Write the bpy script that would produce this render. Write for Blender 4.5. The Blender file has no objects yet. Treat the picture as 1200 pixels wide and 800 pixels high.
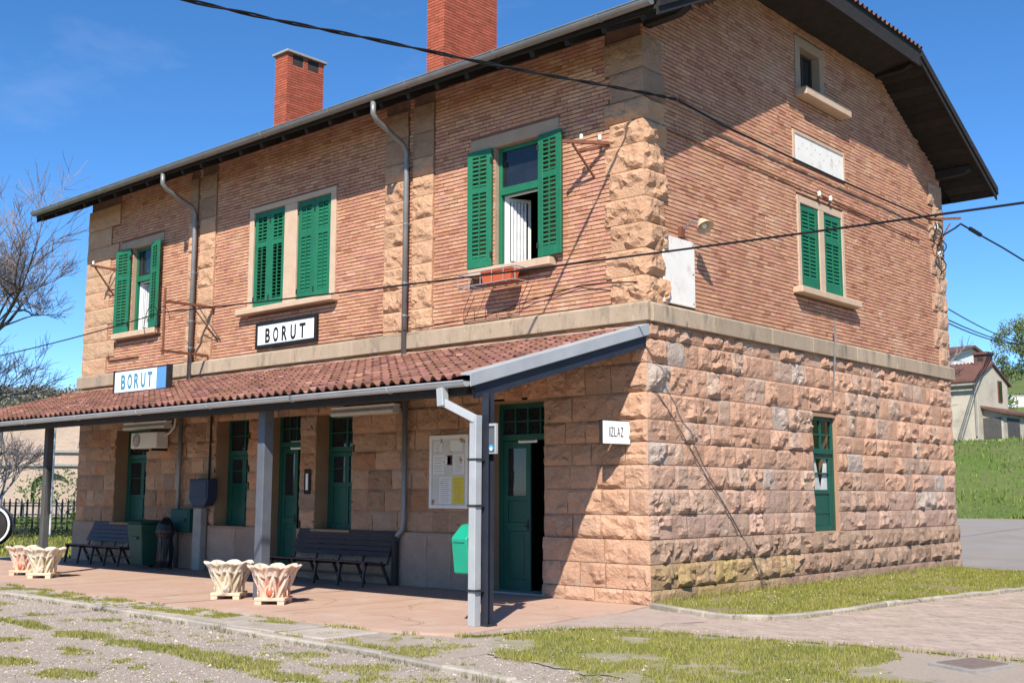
import bpy, math, random
import numpy as np
from mathutils import Vector, Matrix, noise
R = math.radians
rnd = random.Random(7)
scene = bpy.context.scene
COL = scene.collection

# ------------------------------------------------------------------ camera, world, sun, exposure
cam_data = bpy.data.cameras.new('camera')
cam = bpy.data.objects.new('camera', cam_data)
COL.objects.link(cam)
cam_data.sensor_width = 36.0
cam_data.lens = 39.92
cam_data.clip_end = 3000
rt = Vector((0.74475658, 0.66733356, 0.00188832)); up = Vector((0.08764908, -0.10062234, 0.9910564)); fw = Vector((-0.6615552, 0.73793026, 0.13343032))
CAM = Vector((9.85725, -14.0315, 1.6))
cam.matrix_world = Matrix(((rt.x, up.x, -fw.x, CAM.x), (rt.y, up.y, -fw.y, CAM.y), (rt.z, up.z, -fw.z, CAM.z), (0, 0, 0, 1)))
scene.camera = cam

SUN = Vector((0.66, -1.0, 1.13)).normalized()
world = bpy.data.worlds.new('World'); scene.world = world; world.use_nodes = True
wn = world.node_tree.nodes; wl = world.node_tree.links
for n in list(wn): wn.remove(n)
wo = wn.new('ShaderNodeOutputWorld'); bg = wn.new('ShaderNodeBackground'); sky = wn.new('ShaderNodeTexSky')
sky.sky_type = 'NISHITA'; sky.sun_disc = False
sky.sun_elevation = math.asin(SUN.z); sky.sun_rotation = math.atan2(SUN.x, SUN.y)
sky.air_density = 1.0; sky.dust_density = 0.0; sky.ozone_density = 3.0; sky.altitude = 4000
bg.inputs[1].default_value = 0.15
hsv = wn.new('ShaderNodeHueSaturation'); hsv.inputs['Saturation'].default_value = 1.22
tc = wn.new('ShaderNodeTexCoord'); mp_ = wn.new('ShaderNodeMapping'); mp_.inputs['Scale'].default_value = (2.0, 2.6, 6.0)
cn = wn.new('ShaderNodeTexNoise'); cn.inputs['Scale'].default_value = 1.6; cn.inputs['Detail'].default_value = 9.0; cn.inputs['Roughness'].default_value = 0.62
cr = wn.new('ShaderNodeMapRange'); cr.inputs[1].default_value = 0.58; cr.inputs[2].default_value = 0.85; cr.inputs[3].default_value = 0.0; cr.inputs[4].default_value = 0.12
cm = wn.new('ShaderNodeMix'); cm.data_type = 'RGBA'; cm.inputs[7].default_value = (5.2, 5.5, 6.0, 1)      # thin wisps of high cloud
wl.new(tc.outputs['Generated'], mp_.inputs['Vector']); wl.new(mp_.outputs[0], cn.inputs['Vector']); wl.new(cn.outputs[0], cr.inputs[0]); wl.new(cr.outputs[0], cm.inputs[0])
wl.new(sky.outputs[0], hsv.inputs['Color']); wl.new(hsv.outputs[0], cm.inputs[6]); wl.new(cm.outputs[2], bg.inputs[0]); wl.new(bg.outputs[0], wo.inputs[0])
sl = bpy.data.lights.new('sun', 'SUN'); sl.energy = 5.0; sl.angle = R(0.5); sl.color = (1.0, 0.93, 0.83)
so = bpy.data.objects.new('sun', sl); COL.objects.link(so)
so.rotation_euler = (-SUN).to_track_quat('-Z', 'Y').to_euler(); so.location = (20, -30, 30)
scene.view_settings.view_transform = 'Standard'; scene.view_settings.look = 'None'
scene.view_settings.gamma = 1.0; scene.view_settings.use_curve_mapping = False
scene.view_settings.exposure = 0.55
scene.cycles.use_denoising = True
scene.cycles.max_bounces = 6

# ------------------------------------------------------------------ materials
def mat(name, c1, c2=None, sc=3.0, rough=0.85, bump=0.0, bsc=60.0, tint=False, metal=0.0, spec=0.3, stain=None, rand=0.0, island=0.0, stretch=None, bdist=0.02, trans=0.0):
    m = bpy.data.materials.new(name); m.use_nodes = True
    nt = m.node_tree; N = nt.nodes; L = nt.links
    b = N['Principled BSDF']
    b.inputs['Roughness'].default_value = rough; b.inputs['Metallic'].default_value = metal
    b.inputs['Specular IOR Level'].default_value = spec
    if trans: b.inputs['Transmission Weight'].default_value = trans
    geo = N.new('ShaderNodeNewGeometry'); pos = geo.outputs['Position']
    if stretch:
        mp = N.new('ShaderNodeMapping'); mp.inputs['Scale'].default_value = stretch; L.new(pos, mp.inputs['Vector']); pos = mp.outputs[0]
    def nz(scale, detail=5.0, r=0.6):
        t = N.new('ShaderNodeTexNoise'); t.inputs['Scale'].default_value = scale; t.inputs['Detail'].default_value = detail
        t.inputs['Roughness'].default_value = r; L.new(pos, t.inputs['Vector']); return t.outputs[0]
    def ramp(src, lo, hi):
        r = N.new('ShaderNodeMapRange'); r.inputs[1].default_value = lo; r.inputs[2].default_value = hi; L.new(src, r.inputs[0]); return r.outputs[0]
    def mixc(f, a, c, mode='MIX'):
        x = N.new('ShaderNodeMix'); x.data_type = 'RGBA'; x.blend_type = mode
        if isinstance(f, float): x.inputs[0].default_value = f
        else: L.new(f, x.inputs[0])
        for i, q in ((6, a), (7, c)):
            if isinstance(q, tuple): x.inputs[i].default_value = (*q[:3], 1)
            else: L.new(q, x.inputs[i])
        return x.outputs[2]
    col = mixc(ramp(nz(sc), 0.3, 0.7), c1, c2) if c2 else None
    if col is None:
        rgb = N.new('ShaderNodeRGB'); rgb.outputs[0].default_value = (*c1, 1); col = rgb.outputs[0]
    if stain:
        for (sc_col, sscale, lo, hi) in stain:
            col = mixc(ramp(nz(sscale, 8.0, 0.68), lo, hi), col, sc_col)
    if tint:
        a = N.new('ShaderNodeAttribute'); a.attribute_name = 'tint'
        col = mixc(1.0, col, a.outputs['Color'], 'MULTIPLY')
    def vary(src, amt, col):
        mr = N.new('ShaderNodeMapRange'); mr.inputs[3].default_value = 1 - amt; mr.inputs[4].default_value = 1 + amt; L.new(src, mr.inputs[0])
        cc = N.new('ShaderNodeCombineColor')
        for i in range(3): L.new(mr.outputs[0], cc.inputs[i])
        return mixc(1.0, col, cc.outputs[0], 'MULTIPLY')
    if rand:
        oi = N.new('ShaderNodeObjectInfo'); col = vary(oi.outputs['Random'], rand, col)
    if island: col = vary(geo.outputs['Random Per Island'], island, col)
    L.new(col, b.inputs['Base Color'])
    if bump:
        bp = N.new('ShaderNodeBump'); bp.inputs['Strength'].default_value = bump; bp.inputs['Distance'].default_value = bdist
        L.new(nz(bsc, 8.0, 0.65), bp.inputs['Height']); L.new(bp.outputs[0], b.inputs['Normal'])
    m['tinted'] = tint
    return m

M = {}
M['brick'] = mat('brick_clay', (0.59, 0.315, 0.205), (0.49, 0.245, 0.16), 2.2, 0.9, 0.5, 70, tint=True, spec=0.15,
                 stain=[((0.66, 0.42, 0.29), 0.9, 0.52, 0.78), ((0.40, 0.185, 0.12), 0.6, 0.55, 0.75), ((0.18, 0.10, 0.07), 9.0, 0.64, 0.82)])
M['mortar'] = mat('old_mortar', (0.25, 0.14, 0.098), (0.16, 0.09, 0.065), 6, 0.95, 0.5, 60)
M['chim_brick'] = mat('painted_red_brick', (0.43, 0.115, 0.065), (0.35, 0.09, 0.05), 5, 0.85, 0.3, 60, tint=True, stain=[((0.20, 0.085, 0.06), 2.5, 0.55, 0.75), ((0.5, 0.22, 0.15), 14, 0.62, 0.8)])
M['chim_mortar'] = mat('chimney_mortar', (0.55, 0.26, 0.18), (0.42, 0.15, 0.1), 8, 0.9, 0.3, 60)
M['stone'] = mat('rough_stone', (0.53, 0.365, 0.275), (0.455, 0.295, 0.215), 2.6, 0.92, 1.0, 28, tint=True, spec=0.15, bdist=0.03,
                 stain=[((0.50, 0.42, 0.34), 2.1, 0.58, 0.76), ((0.20, 0.14, 0.11), 7.0, 0.60, 0.76), ((0.60, 0.45, 0.35), 22, 0.58, 0.74), ((0.15, 0.10, 0.08), 30, 0.63, 0.74)])
M['stone_joint'] = mat('stone_joint_mortar', (0.48, 0.33, 0.24), (0.38, 0.25, 0.17), 5, 0.95, 0.4, 50)
M['ashlar'] = mat('dressed_stone', (0.46, 0.33, 0.235), (0.39, 0.27, 0.19), 3, 0.9, 0.45, 45, tint=True, spec=0.15,
                  stain=[((0.30, 0.26, 0.22), 5.0, 0.58, 0.78)])
M['band'] = mat('weathered_band_stone', (0.43, 0.34, 0.25), (0.36, 0.28, 0.205), 4, 0.9, 0.5, 50, tint=True,
                stain=[((0.16, 0.14, 0.115), 3.0, 0.52, 0.72), ((0.50, 0.46, 0.38), 9.0, 0.58, 0.8), ((0.12, 0.11, 0.09), 14, 0.60, 0.74)], stretch=(1, 1, 0.35))
M['pale'] = mat('cream_stone_trim', (0.58, 0.43, 0.31), (0.50, 0.36, 0.25), 4, 0.85, 0.3, 50, stain=[((0.36, 0.29, 0.22), 7.0, 0.6, 0.8)])
M['green'] = mat('green_shutter_paint', (0.014, 0.165, 0.082), (0.011, 0.130, 0.066), 3, 0.55, 0.2, 80, spec=0.35, rand=0.12,
                 stain=[((0.05, 0.17, 0.11), 7, 0.58, 0.78), ((0.03, 0.075, 0.05), 18, 0.62, 0.78)])
M['teal'] = mat('dark_green_door_paint', (0.006, 0.085, 0.058), (0.005, 0.066, 0.047), 3, 0.42, 0.1, 60, spec=0.4)
M['white'] = mat('white_paint', (0.80, 0.79, 0.76), (0.72, 0.71, 0.68), 4, 0.6, 0.05, 60, spec=0.35)
M['whitepanel'] = mat('stained_white_panel', (0.82, 0.78, 0.72), (0.76, 0.72, 0.66), 3, 0.6, 0.05, 50, stain=[((0.60, 0.50, 0.42), 4, 0.54, 0.74), ((0.40, 0.25, 0.17), 13, 0.62, 0.76)])
M['curtain'] = mat('white_curtain', (0.66, 0.66, 0.65), (0.48, 0.49, 0.51), 5, 0.9, 0.2, 20)
M['dark'] = mat('dark_interior', (0.05, 0.045, 0.04), (0.03, 0.028, 0.025), 3, 0.9)  # dark colour stands in for the shade inside rooms and flues
M['wood'] = mat('black_stained_wood', (0.032, 0.027, 0.025), (0.018, 0.016, 0.016), 5, 0.8, 0.5, 40, stretch=(3, 1, 3), stain=[((0.11, 0.10, 0.09), 10, 0.66, 0.82)])
M['soffit'] = mat('dark_soffit_board', (0.032, 0.026, 0.022), (0.018, 0.015, 0.013), 6, 0.85, 0.4, 40, rand=0.3)
M['bench'] = mat('dark_bench_paint', (0.070, 0.050, 0.048), (0.052, 0.038, 0.037), 5, 0.5, 0.2, 60, spec=0.4)
M['steelblue'] = mat('blue_grey_steel', (0.105, 0.115, 0.138), (0.08, 0.088, 0.105), 4, 0.5, 0.1, 40, spec=0.4, stain=[((0.3, 0.3, 0.3), 12, 0.64, 0.8)])
M['darksteel'] = mat('dark_navy_steel', (0.028, 0.032, 0.046), (0.019, 0.022, 0.033), 4, 0.5, 0.1, 40)
M['greywood'] = mat('grey_weathered_post', (0.10, 0.098, 0.095), (0.06, 0.058, 0.056), 5, 0.8, 0.3, 40, stretch=(3, 3, 0.6))
M['zinc'] = mat('grey_zinc', (0.27, 0.275, 0.275), (0.20, 0.205, 0.205), 4, 0.45, 0.1, 30, metal=0.35, spec=0.4, stain=[((0.15, 0.14, 0.13), 8, 0.62, 0.8)])
M['palezinc'] = mat('pale_galvanised_sheet', (0.46, 0.475, 0.48), (0.39, 0.40, 0.405), 3, 0.45, 0.08, 30, metal=0.2, stain=[((0.36, 0.33, 0.3), 10, 0.63, 0.8)])
M['tile'] = mat('terracotta_tile', (0.275, 0.13, 0.093), (0.20, 0.092, 0.066), 6, 0.85, 0.4, 50, tint=True, rand=0.18, island=0.22,
                stain=[((0.12, 0.07, 0.055), 5, 0.56, 0.75), ((0.44, 0.27, 0.20), 11, 0.60, 0.8)])
M['rust'] = mat('rusty_iron', (0.23, 0.085, 0.045), (0.13, 0.055, 0.035), 20, 0.8, 0.3, 80)
M['iron'] = mat('black_iron', (0.02, 0.02, 0.021), (0.035, 0.03, 0.028), 10, 0.6, 0.15, 60)
M['cable'] = mat('black_cable', (0.012, 0.012, 0.014), None, 1, 0.55)
M['ceramic'] = mat('white_ceramic', (0.78, 0.76, 0.70), None, 1, 0.25, spec=0.5)
M['sign'] = mat('white_sign_enamel', (0.84, 0.84, 0.83), (0.78, 0.78, 0.77), 5, 0.4, 0.03, 40)
M['ink'] = mat('black_lettering', (0.012, 0.012, 0.013), None, 1, 0.5)
M['blueletter'] = mat('grey_blue_lettering', (0.05, 0.20, 0.30), (0.08, 0.26, 0.36), 9, 0.5)
M['bluepanel'] = mat('blue_sign_panel', (0.10, 0.27, 0.62), (0.12, 0.30, 0.66), 5, 0.4)
M['lightblue'] = mat('faded_light_sign_face', (0.70, 0.83, 0.90), (0.78, 0.87, 0.91), 3, 0.4)
M['plastic_green'] = mat('turquoise_plastic', (0.012, 0.33, 0.20), (0.012, 0.28, 0.17), 3, 0.45, spec=0.4)
M['bin'] = mat('dark_green_bin_plastic', (0.022, 0.085, 0.06), (0.018, 0.07, 0.05), 4, 0.5, 0.08, 40)
M['blackbag'] = mat('black_plastic_sack', (0.014, 0.014, 0.017), None, 1, 0.35, 0.6, 18, spec=0.45)
M['bluebox'] = mat('blue_grey_box_paint', (0.035, 0.05, 0.095), (0.03, 0.042, 0.08), 3, 0.5)
M['tealbox'] = mat('teal_box_paint', (0.012, 0.075, 0.065), (0.01, 0.06, 0.055), 3, 0.5)
M['concrete'] = mat('grey_concrete', (0.36, 0.34, 0.31), (0.28, 0.265, 0.245), 5, 0.9, 0.4, 50, stain=[((0.17, 0.16, 0.14), 7, 0.58, 0.78)])
M['paving'] = mat('terracotta_paving', (0.50, 0.335, 0.25), (0.44, 0.29, 0.215), 1.6, 0.9, 0.25, 90,
                  stain=[((0.50, 0.41, 0.34), 1.4, 0.52, 0.75), ((0.30, 0.205, 0.155), 5, 0.58, 0.78), ((0.60, 0.46, 0.38), 40, 0.60, 0.74)])
M['slab'] = mat('pale_concrete_slab', (0.49, 0.425, 0.36), (0.39, 0.335, 0.28), 3, 0.92, 0.6, 70, rand=0.10, stain=[((0.27, 0.24, 0.17), 3.5, 0.52, 0.74), ((0.56, 0.50, 0.44), 40, 0.58, 0.74), ((0.20, 0.19, 0.10), 8, 0.62, 0.78)])
M['kerbstone'] = mat('dirty_kerb_stone', (0.42, 0.37, 0.31), (0.32, 0.28, 0.23), 5, 0.92, 0.6, 50, rand=0.16, stain=[((0.20, 0.18, 0.12), 6, 0.52, 0.74)])
M['gravel'] = mat('pale_gravel', (0.58, 0.485, 0.395), (0.44, 0.36, 0.285), 45, 0.95, 1.0, 80, bdist=0.03,
                  stain=[((0.30, 0.255, 0.20), 1.3, 0.56, 0.74), ((0.22, 0.185, 0.15), 60, 0.56, 0.70), ((0.27, 0.25, 0.13), 2.4, 0.64, 0.78), ((0.62, 0.56, 0.5), 75, 0.60, 0.72)])
M['pebble'] = mat('gravel_stone', (0.38, 0.325, 0.285), None, 1, 0.95, island=0.5)
M['paver'] = mat('clay_paver', (0.46, 0.365, 0.30), (0.39, 0.305, 0.25), 1.5, 0.9, 0.4, 70, island=0.10, stain=[((0.28, 0.235, 0.19), 2.2, 0.55, 0.76), ((0.24, 0.24, 0.14), 1.1, 0.62, 0.78)])
M['paverbed'] = mat('paver_joint_sand', (0.20, 0.17, 0.13), (0.16, 0.14, 0.10), 8, 0.95)
M['apron'] = mat('old_pinkish_concrete', (0.455, 0.355, 0.30), (0.38, 0.30, 0.255), 1.8, 0.92, 0.5, 70, stain=[((0.30, 0.245, 0.205), 3, 0.52, 0.74), ((0.52, 0.44, 0.38), 35, 0.58, 0.74)])
M['asphalt'] = mat('worn_asphalt', (0.29, 0.26, 0.232), (0.24, 0.215, 0.195), 0.6, 0.9, 0.3, 40, stain=[((0.27, 0.25, 0.24), 0.35, 0.5, 0.7)])
M['soil'] = mat('grassy_soil', (0.19, 0.175, 0.07), (0.26, 0.21, 0.13), 7, 0.95, 0.6, 40)
M['meadow'] = mat('meadow', (0.09, 0.145, 0.03), (0.13, 0.155, 0.05), 0.35, 0.95, 0.8, 6, bdist=0.15, stain=[((0.16, 0.135, 0.075), 0.9, 0.55, 0.72), ((0.055, 0.115, 0.02), 2.5, 0.55, 0.7)])
M['grass'] = mat('grass_blade', (0.20, 0.205, 0.038), (0.265, 0.245, 0.07), 2.5, 0.75, island=0.4, spec=0.15, stain=[((0.125, 0.165, 0.03), 1.4, 0.5, 0.7), ((0.34, 0.29, 0.15), 4, 0.60, 0.78)])
M['bankgrass'] = mat('rough_bank_grass', (0.11, 0.19, 0.03), (0.155, 0.195, 0.05), 0.5, 0.8, island=0.4, spec=0.1, stain=[((0.20, 0.175, 0.10), 0.8, 0.52, 0.72), ((0.06, 0.10, 0.025), 1.6, 0.55, 0.7)])
M['patchsoil'] = mat('gravelly_soil', (0.25, 0.235, 0.11), (0.40, 0.345, 0.27), 4, 0.95, 0.8, 60, stain=[((0.50, 0.43, 0.36), 30, 0.56, 0.72)])
M['weed'] = mat('grey_green_weed', (0.16, 0.165, 0.08), (0.20, 0.18, 0.115), 4, 0.8, island=0.35)
M['daisy'] = mat('daisy_petal', (0.8, 0.78, 0.7), None, 1, 0.7)
M['bark'] = mat('grey_brown_bark', (0.15, 0.125, 0.11), (0.10, 0.082, 0.072), 6, 0.9, 0.5, 30)
M['palebark'] = mat('pale_bark', (0.50, 0.46, 0.42), (0.36, 0.33, 0.30), 6, 0.9, 0.3, 30)
M['twig'] = mat('mauve_grey_twig', (0.26, 0.215, 0.205), (0.20, 0.165, 0.155), 3, 0.9)
M['leaf'] = mat('olive_leaf', (0.085, 0.125, 0.045), (0.12, 0.155, 0.06), 1.5, 0.7, island=0.4)
M['darkleaf'] = mat('dark_hill_foliage', (0.14, 0.145, 0.10), (0.175, 0.16, 0.125), 0.12, 0.8, island=0.4)
M['ivyleaf'] = mat('hedge_leaf', (0.07, 0.13, 0.03), (0.11, 0.16, 0.045), 2, 0.7, island=0.4)
M['plaster'] = mat('old_cream_plaster', (0.55, 0.49, 0.395), (0.44, 0.39, 0.315), 0.9, 0.9, 0.3, 12, stain=[((0.34, 0.30, 0.25), 0.9, 0.5, 0.72), ((0.25, 0.22, 0.18), 2.5, 0.60, 0.76)])
M['oldstone'] = mat('pinkish_old_masonry', (0.50, 0.385, 0.305), (0.42, 0.32, 0.255), 0.7, 0.9, 0.6, 5, bdist=0.1, stain=[((0.30, 0.23, 0.18), 1.2, 0.56, 0.75)])
M['oldtile'] = mat('weathered_roof_tile', (0.15, 0.075, 0.055), (0.10, 0.055, 0.043), 5, 0.9, 0.3, 40, tint=True, island=0.2, stain=[((0.07, 0.055, 0.05), 4, 0.55, 0.75)])
M['farroof'] = mat('dark_red_roof', (0.17, 0.085, 0.07), (0.12, 0.062, 0.052), 2, 0.9, 0.4, 8)
M['paper'] = mat('paper', (0.74, 0.74, 0.72), None, 1, 0.8)
M['paperyellow'] = mat('yellow_paper', (0.72, 0.56, 0.05), None, 1, 0.8)
M['paperred'] = mat('red_picture', (0.22, 0.04, 0.05), (0.08, 0.05, 0.06), 30, 0.7)
M['printgrey'] = mat('grey_print', (0.30, 0.30, 0.32), None, 1, 0.8)
M['orange'] = mat('orange_plastic_trough', (0.55, 0.12, 0.045), None, 1, 0.5)
M['planter'] = mat('painted_planter_concrete', (0.68, 0.61, 0.51), (0.56, 0.485, 0.39), 6, 0.85, 0.4, 40, tint=True)
M['medal'] = mat('terracotta_medallion', (0.50, 0.16, 0.09), (0.42, 0.12, 0.07), 8, 0.8, 0.2, 40)
M['bluedot'] = mat('blue_logo', (0.05, 0.35, 0.75), None, 1, 0.4)
M['railwhite'] = mat('white_metal_rail', (0.75, 0.75, 0.73), None, 1, 0.5)
M['manhole'] = mat('worn_iron_cover', (0.22, 0.165, 0.14), (0.16, 0.125, 0.11), 12, 0.8, 0.3, 60)
M['fluor'] = mat('lamp_diffuser_off', (0.62, 0.61, 0.58), (0.55, 0.54, 0.5), 4, 0.4)

def glass_mat():
    m = bpy.data.materials.new('window_glass'); m.use_nodes = True
    nt = m.node_tree; N = nt.nodes; L = nt.links; N.remove(N['Principled BSDF'])
    out = N['Material Output']; tr = N.new('ShaderNodeBsdfTransparent'); gl = N.new('ShaderNodeBsdfGlossy'); mx = N.new('ShaderNodeMixShader'); fr = N.new('ShaderNodeFresnel')
    tr.inputs[0].default_value = (0.72, 0.76, 0.78, 1); gl.inputs['Roughness'].default_value = 0.03; fr.inputs[0].default_value = 1.9
    ge = N.new('ShaderNodeNewGeometry'); mm = N.new('ShaderNodeMath'); mm.operation = 'SUBTRACT'; mm.use_clamp = True; L.new(fr.outputs[0], mm.inputs[0]); L.new(ge.outputs['Backfacing'], mm.inputs[1])      # the inner face of a pane does not reflect again
    L.new(mm.outputs[0], mx.inputs[0]); L.new(tr.outputs[0], mx.inputs[1]); L.new(gl.outputs[0], mx.inputs[2]); L.new(mx.outputs[0], out.inputs[0])
    m['tinted'] = False
    return m
M['glass'] = glass_mat()
def clear_mat():
    m = bpy.data.materials.new('thin_clear_pane'); m.use_nodes = True
    nt = m.node_tree; N = nt.nodes; L = nt.links; N.remove(N['Principled BSDF'])
    out = N['Material Output']; tr = N.new('ShaderNodeBsdfTransparent'); gl = N.new('ShaderNodeBsdfGlossy'); mx = N.new('ShaderNodeMixShader'); fr = N.new('ShaderNodeFresnel')
    tr.inputs[0].default_value = (0.93, 0.94, 0.94, 1); gl.inputs['Roughness'].default_value = 0.02; fr.inputs[0].default_value = 1.4
    ge = N.new('ShaderNodeNewGeometry'); mm = N.new('ShaderNodeMath'); mm.operation = 'SUBTRACT'; mm.use_clamp = True; L.new(fr.outputs[0], mm.inputs[0]); L.new(ge.outputs['Backfacing'], mm.inputs[1])      # the inner face of a pane does not reflect again
    L.new(mm.outputs[0], mx.inputs[0]); L.new(tr.outputs[0], mx.inputs[1]); L.new(gl.outputs[0], mx.inputs[2]); L.new(mx.outputs[0], out.inputs[0])
    m['tinted'] = False
    return m
M['clearglass'] = clear_mat()
M['darkglass'] = mat('dark_room_glass', (0.012, 0.016, 0.02), (0.02, 0.024, 0.028), 5, 0.06, spec=0.6)  # opaque pane; darkness of the unlit room is put into its colour

# ------------------------------------------------------------------ mesh helpers
class Frame:                       # wall frame: s along the wall, d outward, z up
    def __init__(self, o, es, en):
        self.o = Vector(o); self.es = Vector(es); self.en = Vector(en); self.ez = Vector((0, 0, 1))
        self.flip = self.es.cross(self.en).z < 0
    def __call__(self, s, d, z): return self.o + self.es * s + self.en * d + self.ez * z
FA = Frame((0, 0, 0), (1, 0, 0), (0, -1, 0))       # platform front
GA = Frame((0, 0, 0), (0, 1, 0), (1, 0, 0))        # gable end
WR = Frame((0, 0, 0), (1, 0, 0), (0, 1, 0))        # plain world: (x, y, z)

BOXF = [(0, 3, 2, 1), (4, 5, 6, 7), (0, 1, 5, 4), (1, 2, 6, 5), (2, 3, 7, 6), (3, 0, 4, 7)]
class MB:
    def __init__(self, fr=WR): self.v = []; self.f = []; self.t = []; self.fr = fr
    def add(self, vs, fs, tint=(1, 1, 1), fr=None):
        fr = fr or self.fr; b = len(self.v)
        self.v += [fr(*p) for p in vs]
        for f in fs:
            g = tuple(b + i for i in f)
            self.f.append(g[::-1] if fr.flip else g); self.t.append(tint)
        return self
    def box(self, s0, s1, d0, d1, z0, z1, tint=(1, 1, 1), fr=None):
        return self.add([(s0, d0, z0), (s1, d0, z0), (s1, d1, z0), (s0, d1, z0), (s0, d0, z1), (s1, d0, z1), (s1, d1, z1), (s0, d1, z1)], BOXF, tint, fr)
    def bar(self, a, b, w, h=None, upv=(0, 0, 1), tint=(1, 1, 1)):     # square bar between two world points
        a = Vector(a); b = Vector(b); h = h or w
        t = (b - a).normalized(); u = Vector(upv)
        if abs(t.dot(u)) > 0.98: u = Vector((0, 1, 0))
        x = t.cross(u).normalized(); y = x.cross(t).normalized()
        vs = [p + x * (sx * w / 2) + y * (sy * h / 2) for p in (a, b) for sx, sy in ((-1, -1), (1, -1), (1, 1), (-1, 1))]
        return self.add(vs, [(0, 1, 2, 3), (7, 6, 5, 4), (0, 4, 5, 1), (1, 5, 6, 2), (2, 6, 7, 3), (3, 7, 4, 0)], tint, WR)
    def tube(self, pts, r, n=6, tint=(1, 1, 1), r2=None):
        pts = [Vector(p) for p in pts]; k = len(pts); vs = []; u = None
        for i, p in enumerate(pts):
            t = (pts[min(i + 1, k - 1)] - pts[max(i - 1, 0)]).normalized()
            if u is None: u = Vector((0, 0, 1)) if abs(t.z) < 0.9 else Vector((0, 1, 0))
            x = t.cross(u).normalized(); u = x.cross(t).normalized()
            rr = r if r2 is None else r + (r2 - r) * i / (k - 1)
            if isinstance(r, (list, tuple)): rr = r[i]
            vs += [p + (x * math.cos(2 * math.pi * j / n) + u * math.sin(2 * math.pi * j / n)) * rr for j in range(n)]
        fs = [(i * n + j, i * n + (j + 1) % n, (i + 1) * n + (j + 1) % n, (i + 1) * n + j) for i in range(k - 1) for j in range(n)]
        fs += [tuple(range(n - 1, -1, -1)), tuple(range((k - 1) * n, k * n))]
        return self.add(vs, fs, tint, WR)
    def lathe(self, c, prof, n=12, tint=(1, 1, 1)):     # profile of (radius, z) about a vertical axis
        vs = [(c[0] + r * math.cos(2 * math.pi * j / n), c[1] + r * math.sin(2 * math.pi * j / n), c[2] + z) for r, z in prof for j in range(n)]
        fs = [(i * n + j, i * n + (j + 1) % n, (i + 1) * n + (j + 1) % n, (i + 1) * n + j) for i in range(len(prof) - 1) for j in range(n)]
        fs += [tuple(range(n - 1, -1, -1)), tuple(range((len(prof) - 1) * n, len(prof) * n))]
        return self.add(vs, fs, tint, WR)
    def prism(self, poly, a0, a1, axis='y', tint=(1, 1, 1), fr=None):   # polygon extruded along s ('s') or d ('d') or z ('z')
        n = len(poly)
        def pt(p, a): return {'s': (a, p[0], p[1]), 'd': (p[0], a, p[1]), 'z': (p[0], p[1], a)}[axis]
        vs = [pt(p, a0) for p in poly] + [pt(p, a1) for p in poly]
        fs = [tuple(range(n - 1, -1, -1)), tuple(range(n, 2 * n))] + [(i, (i + 1) % n, n + (i + 1) % n, n + i) for i in range(n)]
        return self.add(vs, fs, tint, fr)
    def build(self, name, m, parent=None, smooth=False, kind=None, bevel=0, origin=None):
        me = bpy.data.meshes.new(name)
        base = WLOC.get(parent.name, Vector()) if parent else Vector()
        o0 = Vector(origin) if origin is not None else base
        me.from_pydata([tuple(Vector(p) - o0) for p in self.v], [], self.f)
        mt = M[m] if isinstance(m, str) else m
        if mt.get('tinted'):
            at = me.color_attributes.new('tint', 'FLOAT_COLOR', 'CORNER'); buf = []
            for f, t in zip(self.f, self.t): buf += [t[0], t[1], t[2], 1.0] * len(f)
            at.data.foreach_set('color', buf)
        me.materials.append(mt)
        if smooth: me.polygons.foreach_set('use_smooth', [True] * len(me.polygons))
        me.update()
        o = link(name, me, parent, o0 - base, kind)
        WLOC[o.name] = o0
        if bevel:
            bv = o.modifiers.new('bevel', 'BEVEL'); bv.width = bevel; bv.segments = 1; bv.limit_method = 'ANGLE'
        return o
WLOC = {}
def link(name, data, parent=None, loc=(0, 0, 0), kind=None):
    o = bpy.data.objects.new(name, data); COL.objects.link(o); o.location = loc
    if parent: o.parent = parent
    if kind: o['kind'] = kind
    return o
def tag(o, label, cat, group=None):
    o['label'] = label; o['category'] = cat
    if group: o['group'] = group
    return o
def thing(name, loc, label, cat, group=None):
    o = link(name, None, None, loc); WLOC[o.name] = Vector(loc); o.empty_display_size = 0.2
    return tag(o, label, cat, group)
def np_mesh(name, m, verts, faces, parent=None, kind=None, smooth=False):     # faces: (N, k) array
    me = bpy.data.meshes.new(name); v = np.asarray(verts, np.float32); f = np.asarray(faces, np.int32); k = f.shape[1]
    me.vertices.add(len(v)); me.vertices.foreach_set('co', v.ravel())
    me.loops.add(f.size); me.loops.foreach_set('vertex_index', f.ravel())
    me.polygons.add(len(f)); me.polygons.foreach_set('loop_start', np.arange(0, f.size, k, dtype=np.int32)); me.polygons.foreach_set('loop_total', np.full(len(f), k, np.int32))
    me.polygons.foreach_set('use_smooth', np.full(len(f), bool(smooth)))
    me.materials.append(M[m]); me.update(calc_edges=True); me.validate()
    return link(name, me, parent, (0, 0, 0), kind)
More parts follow.
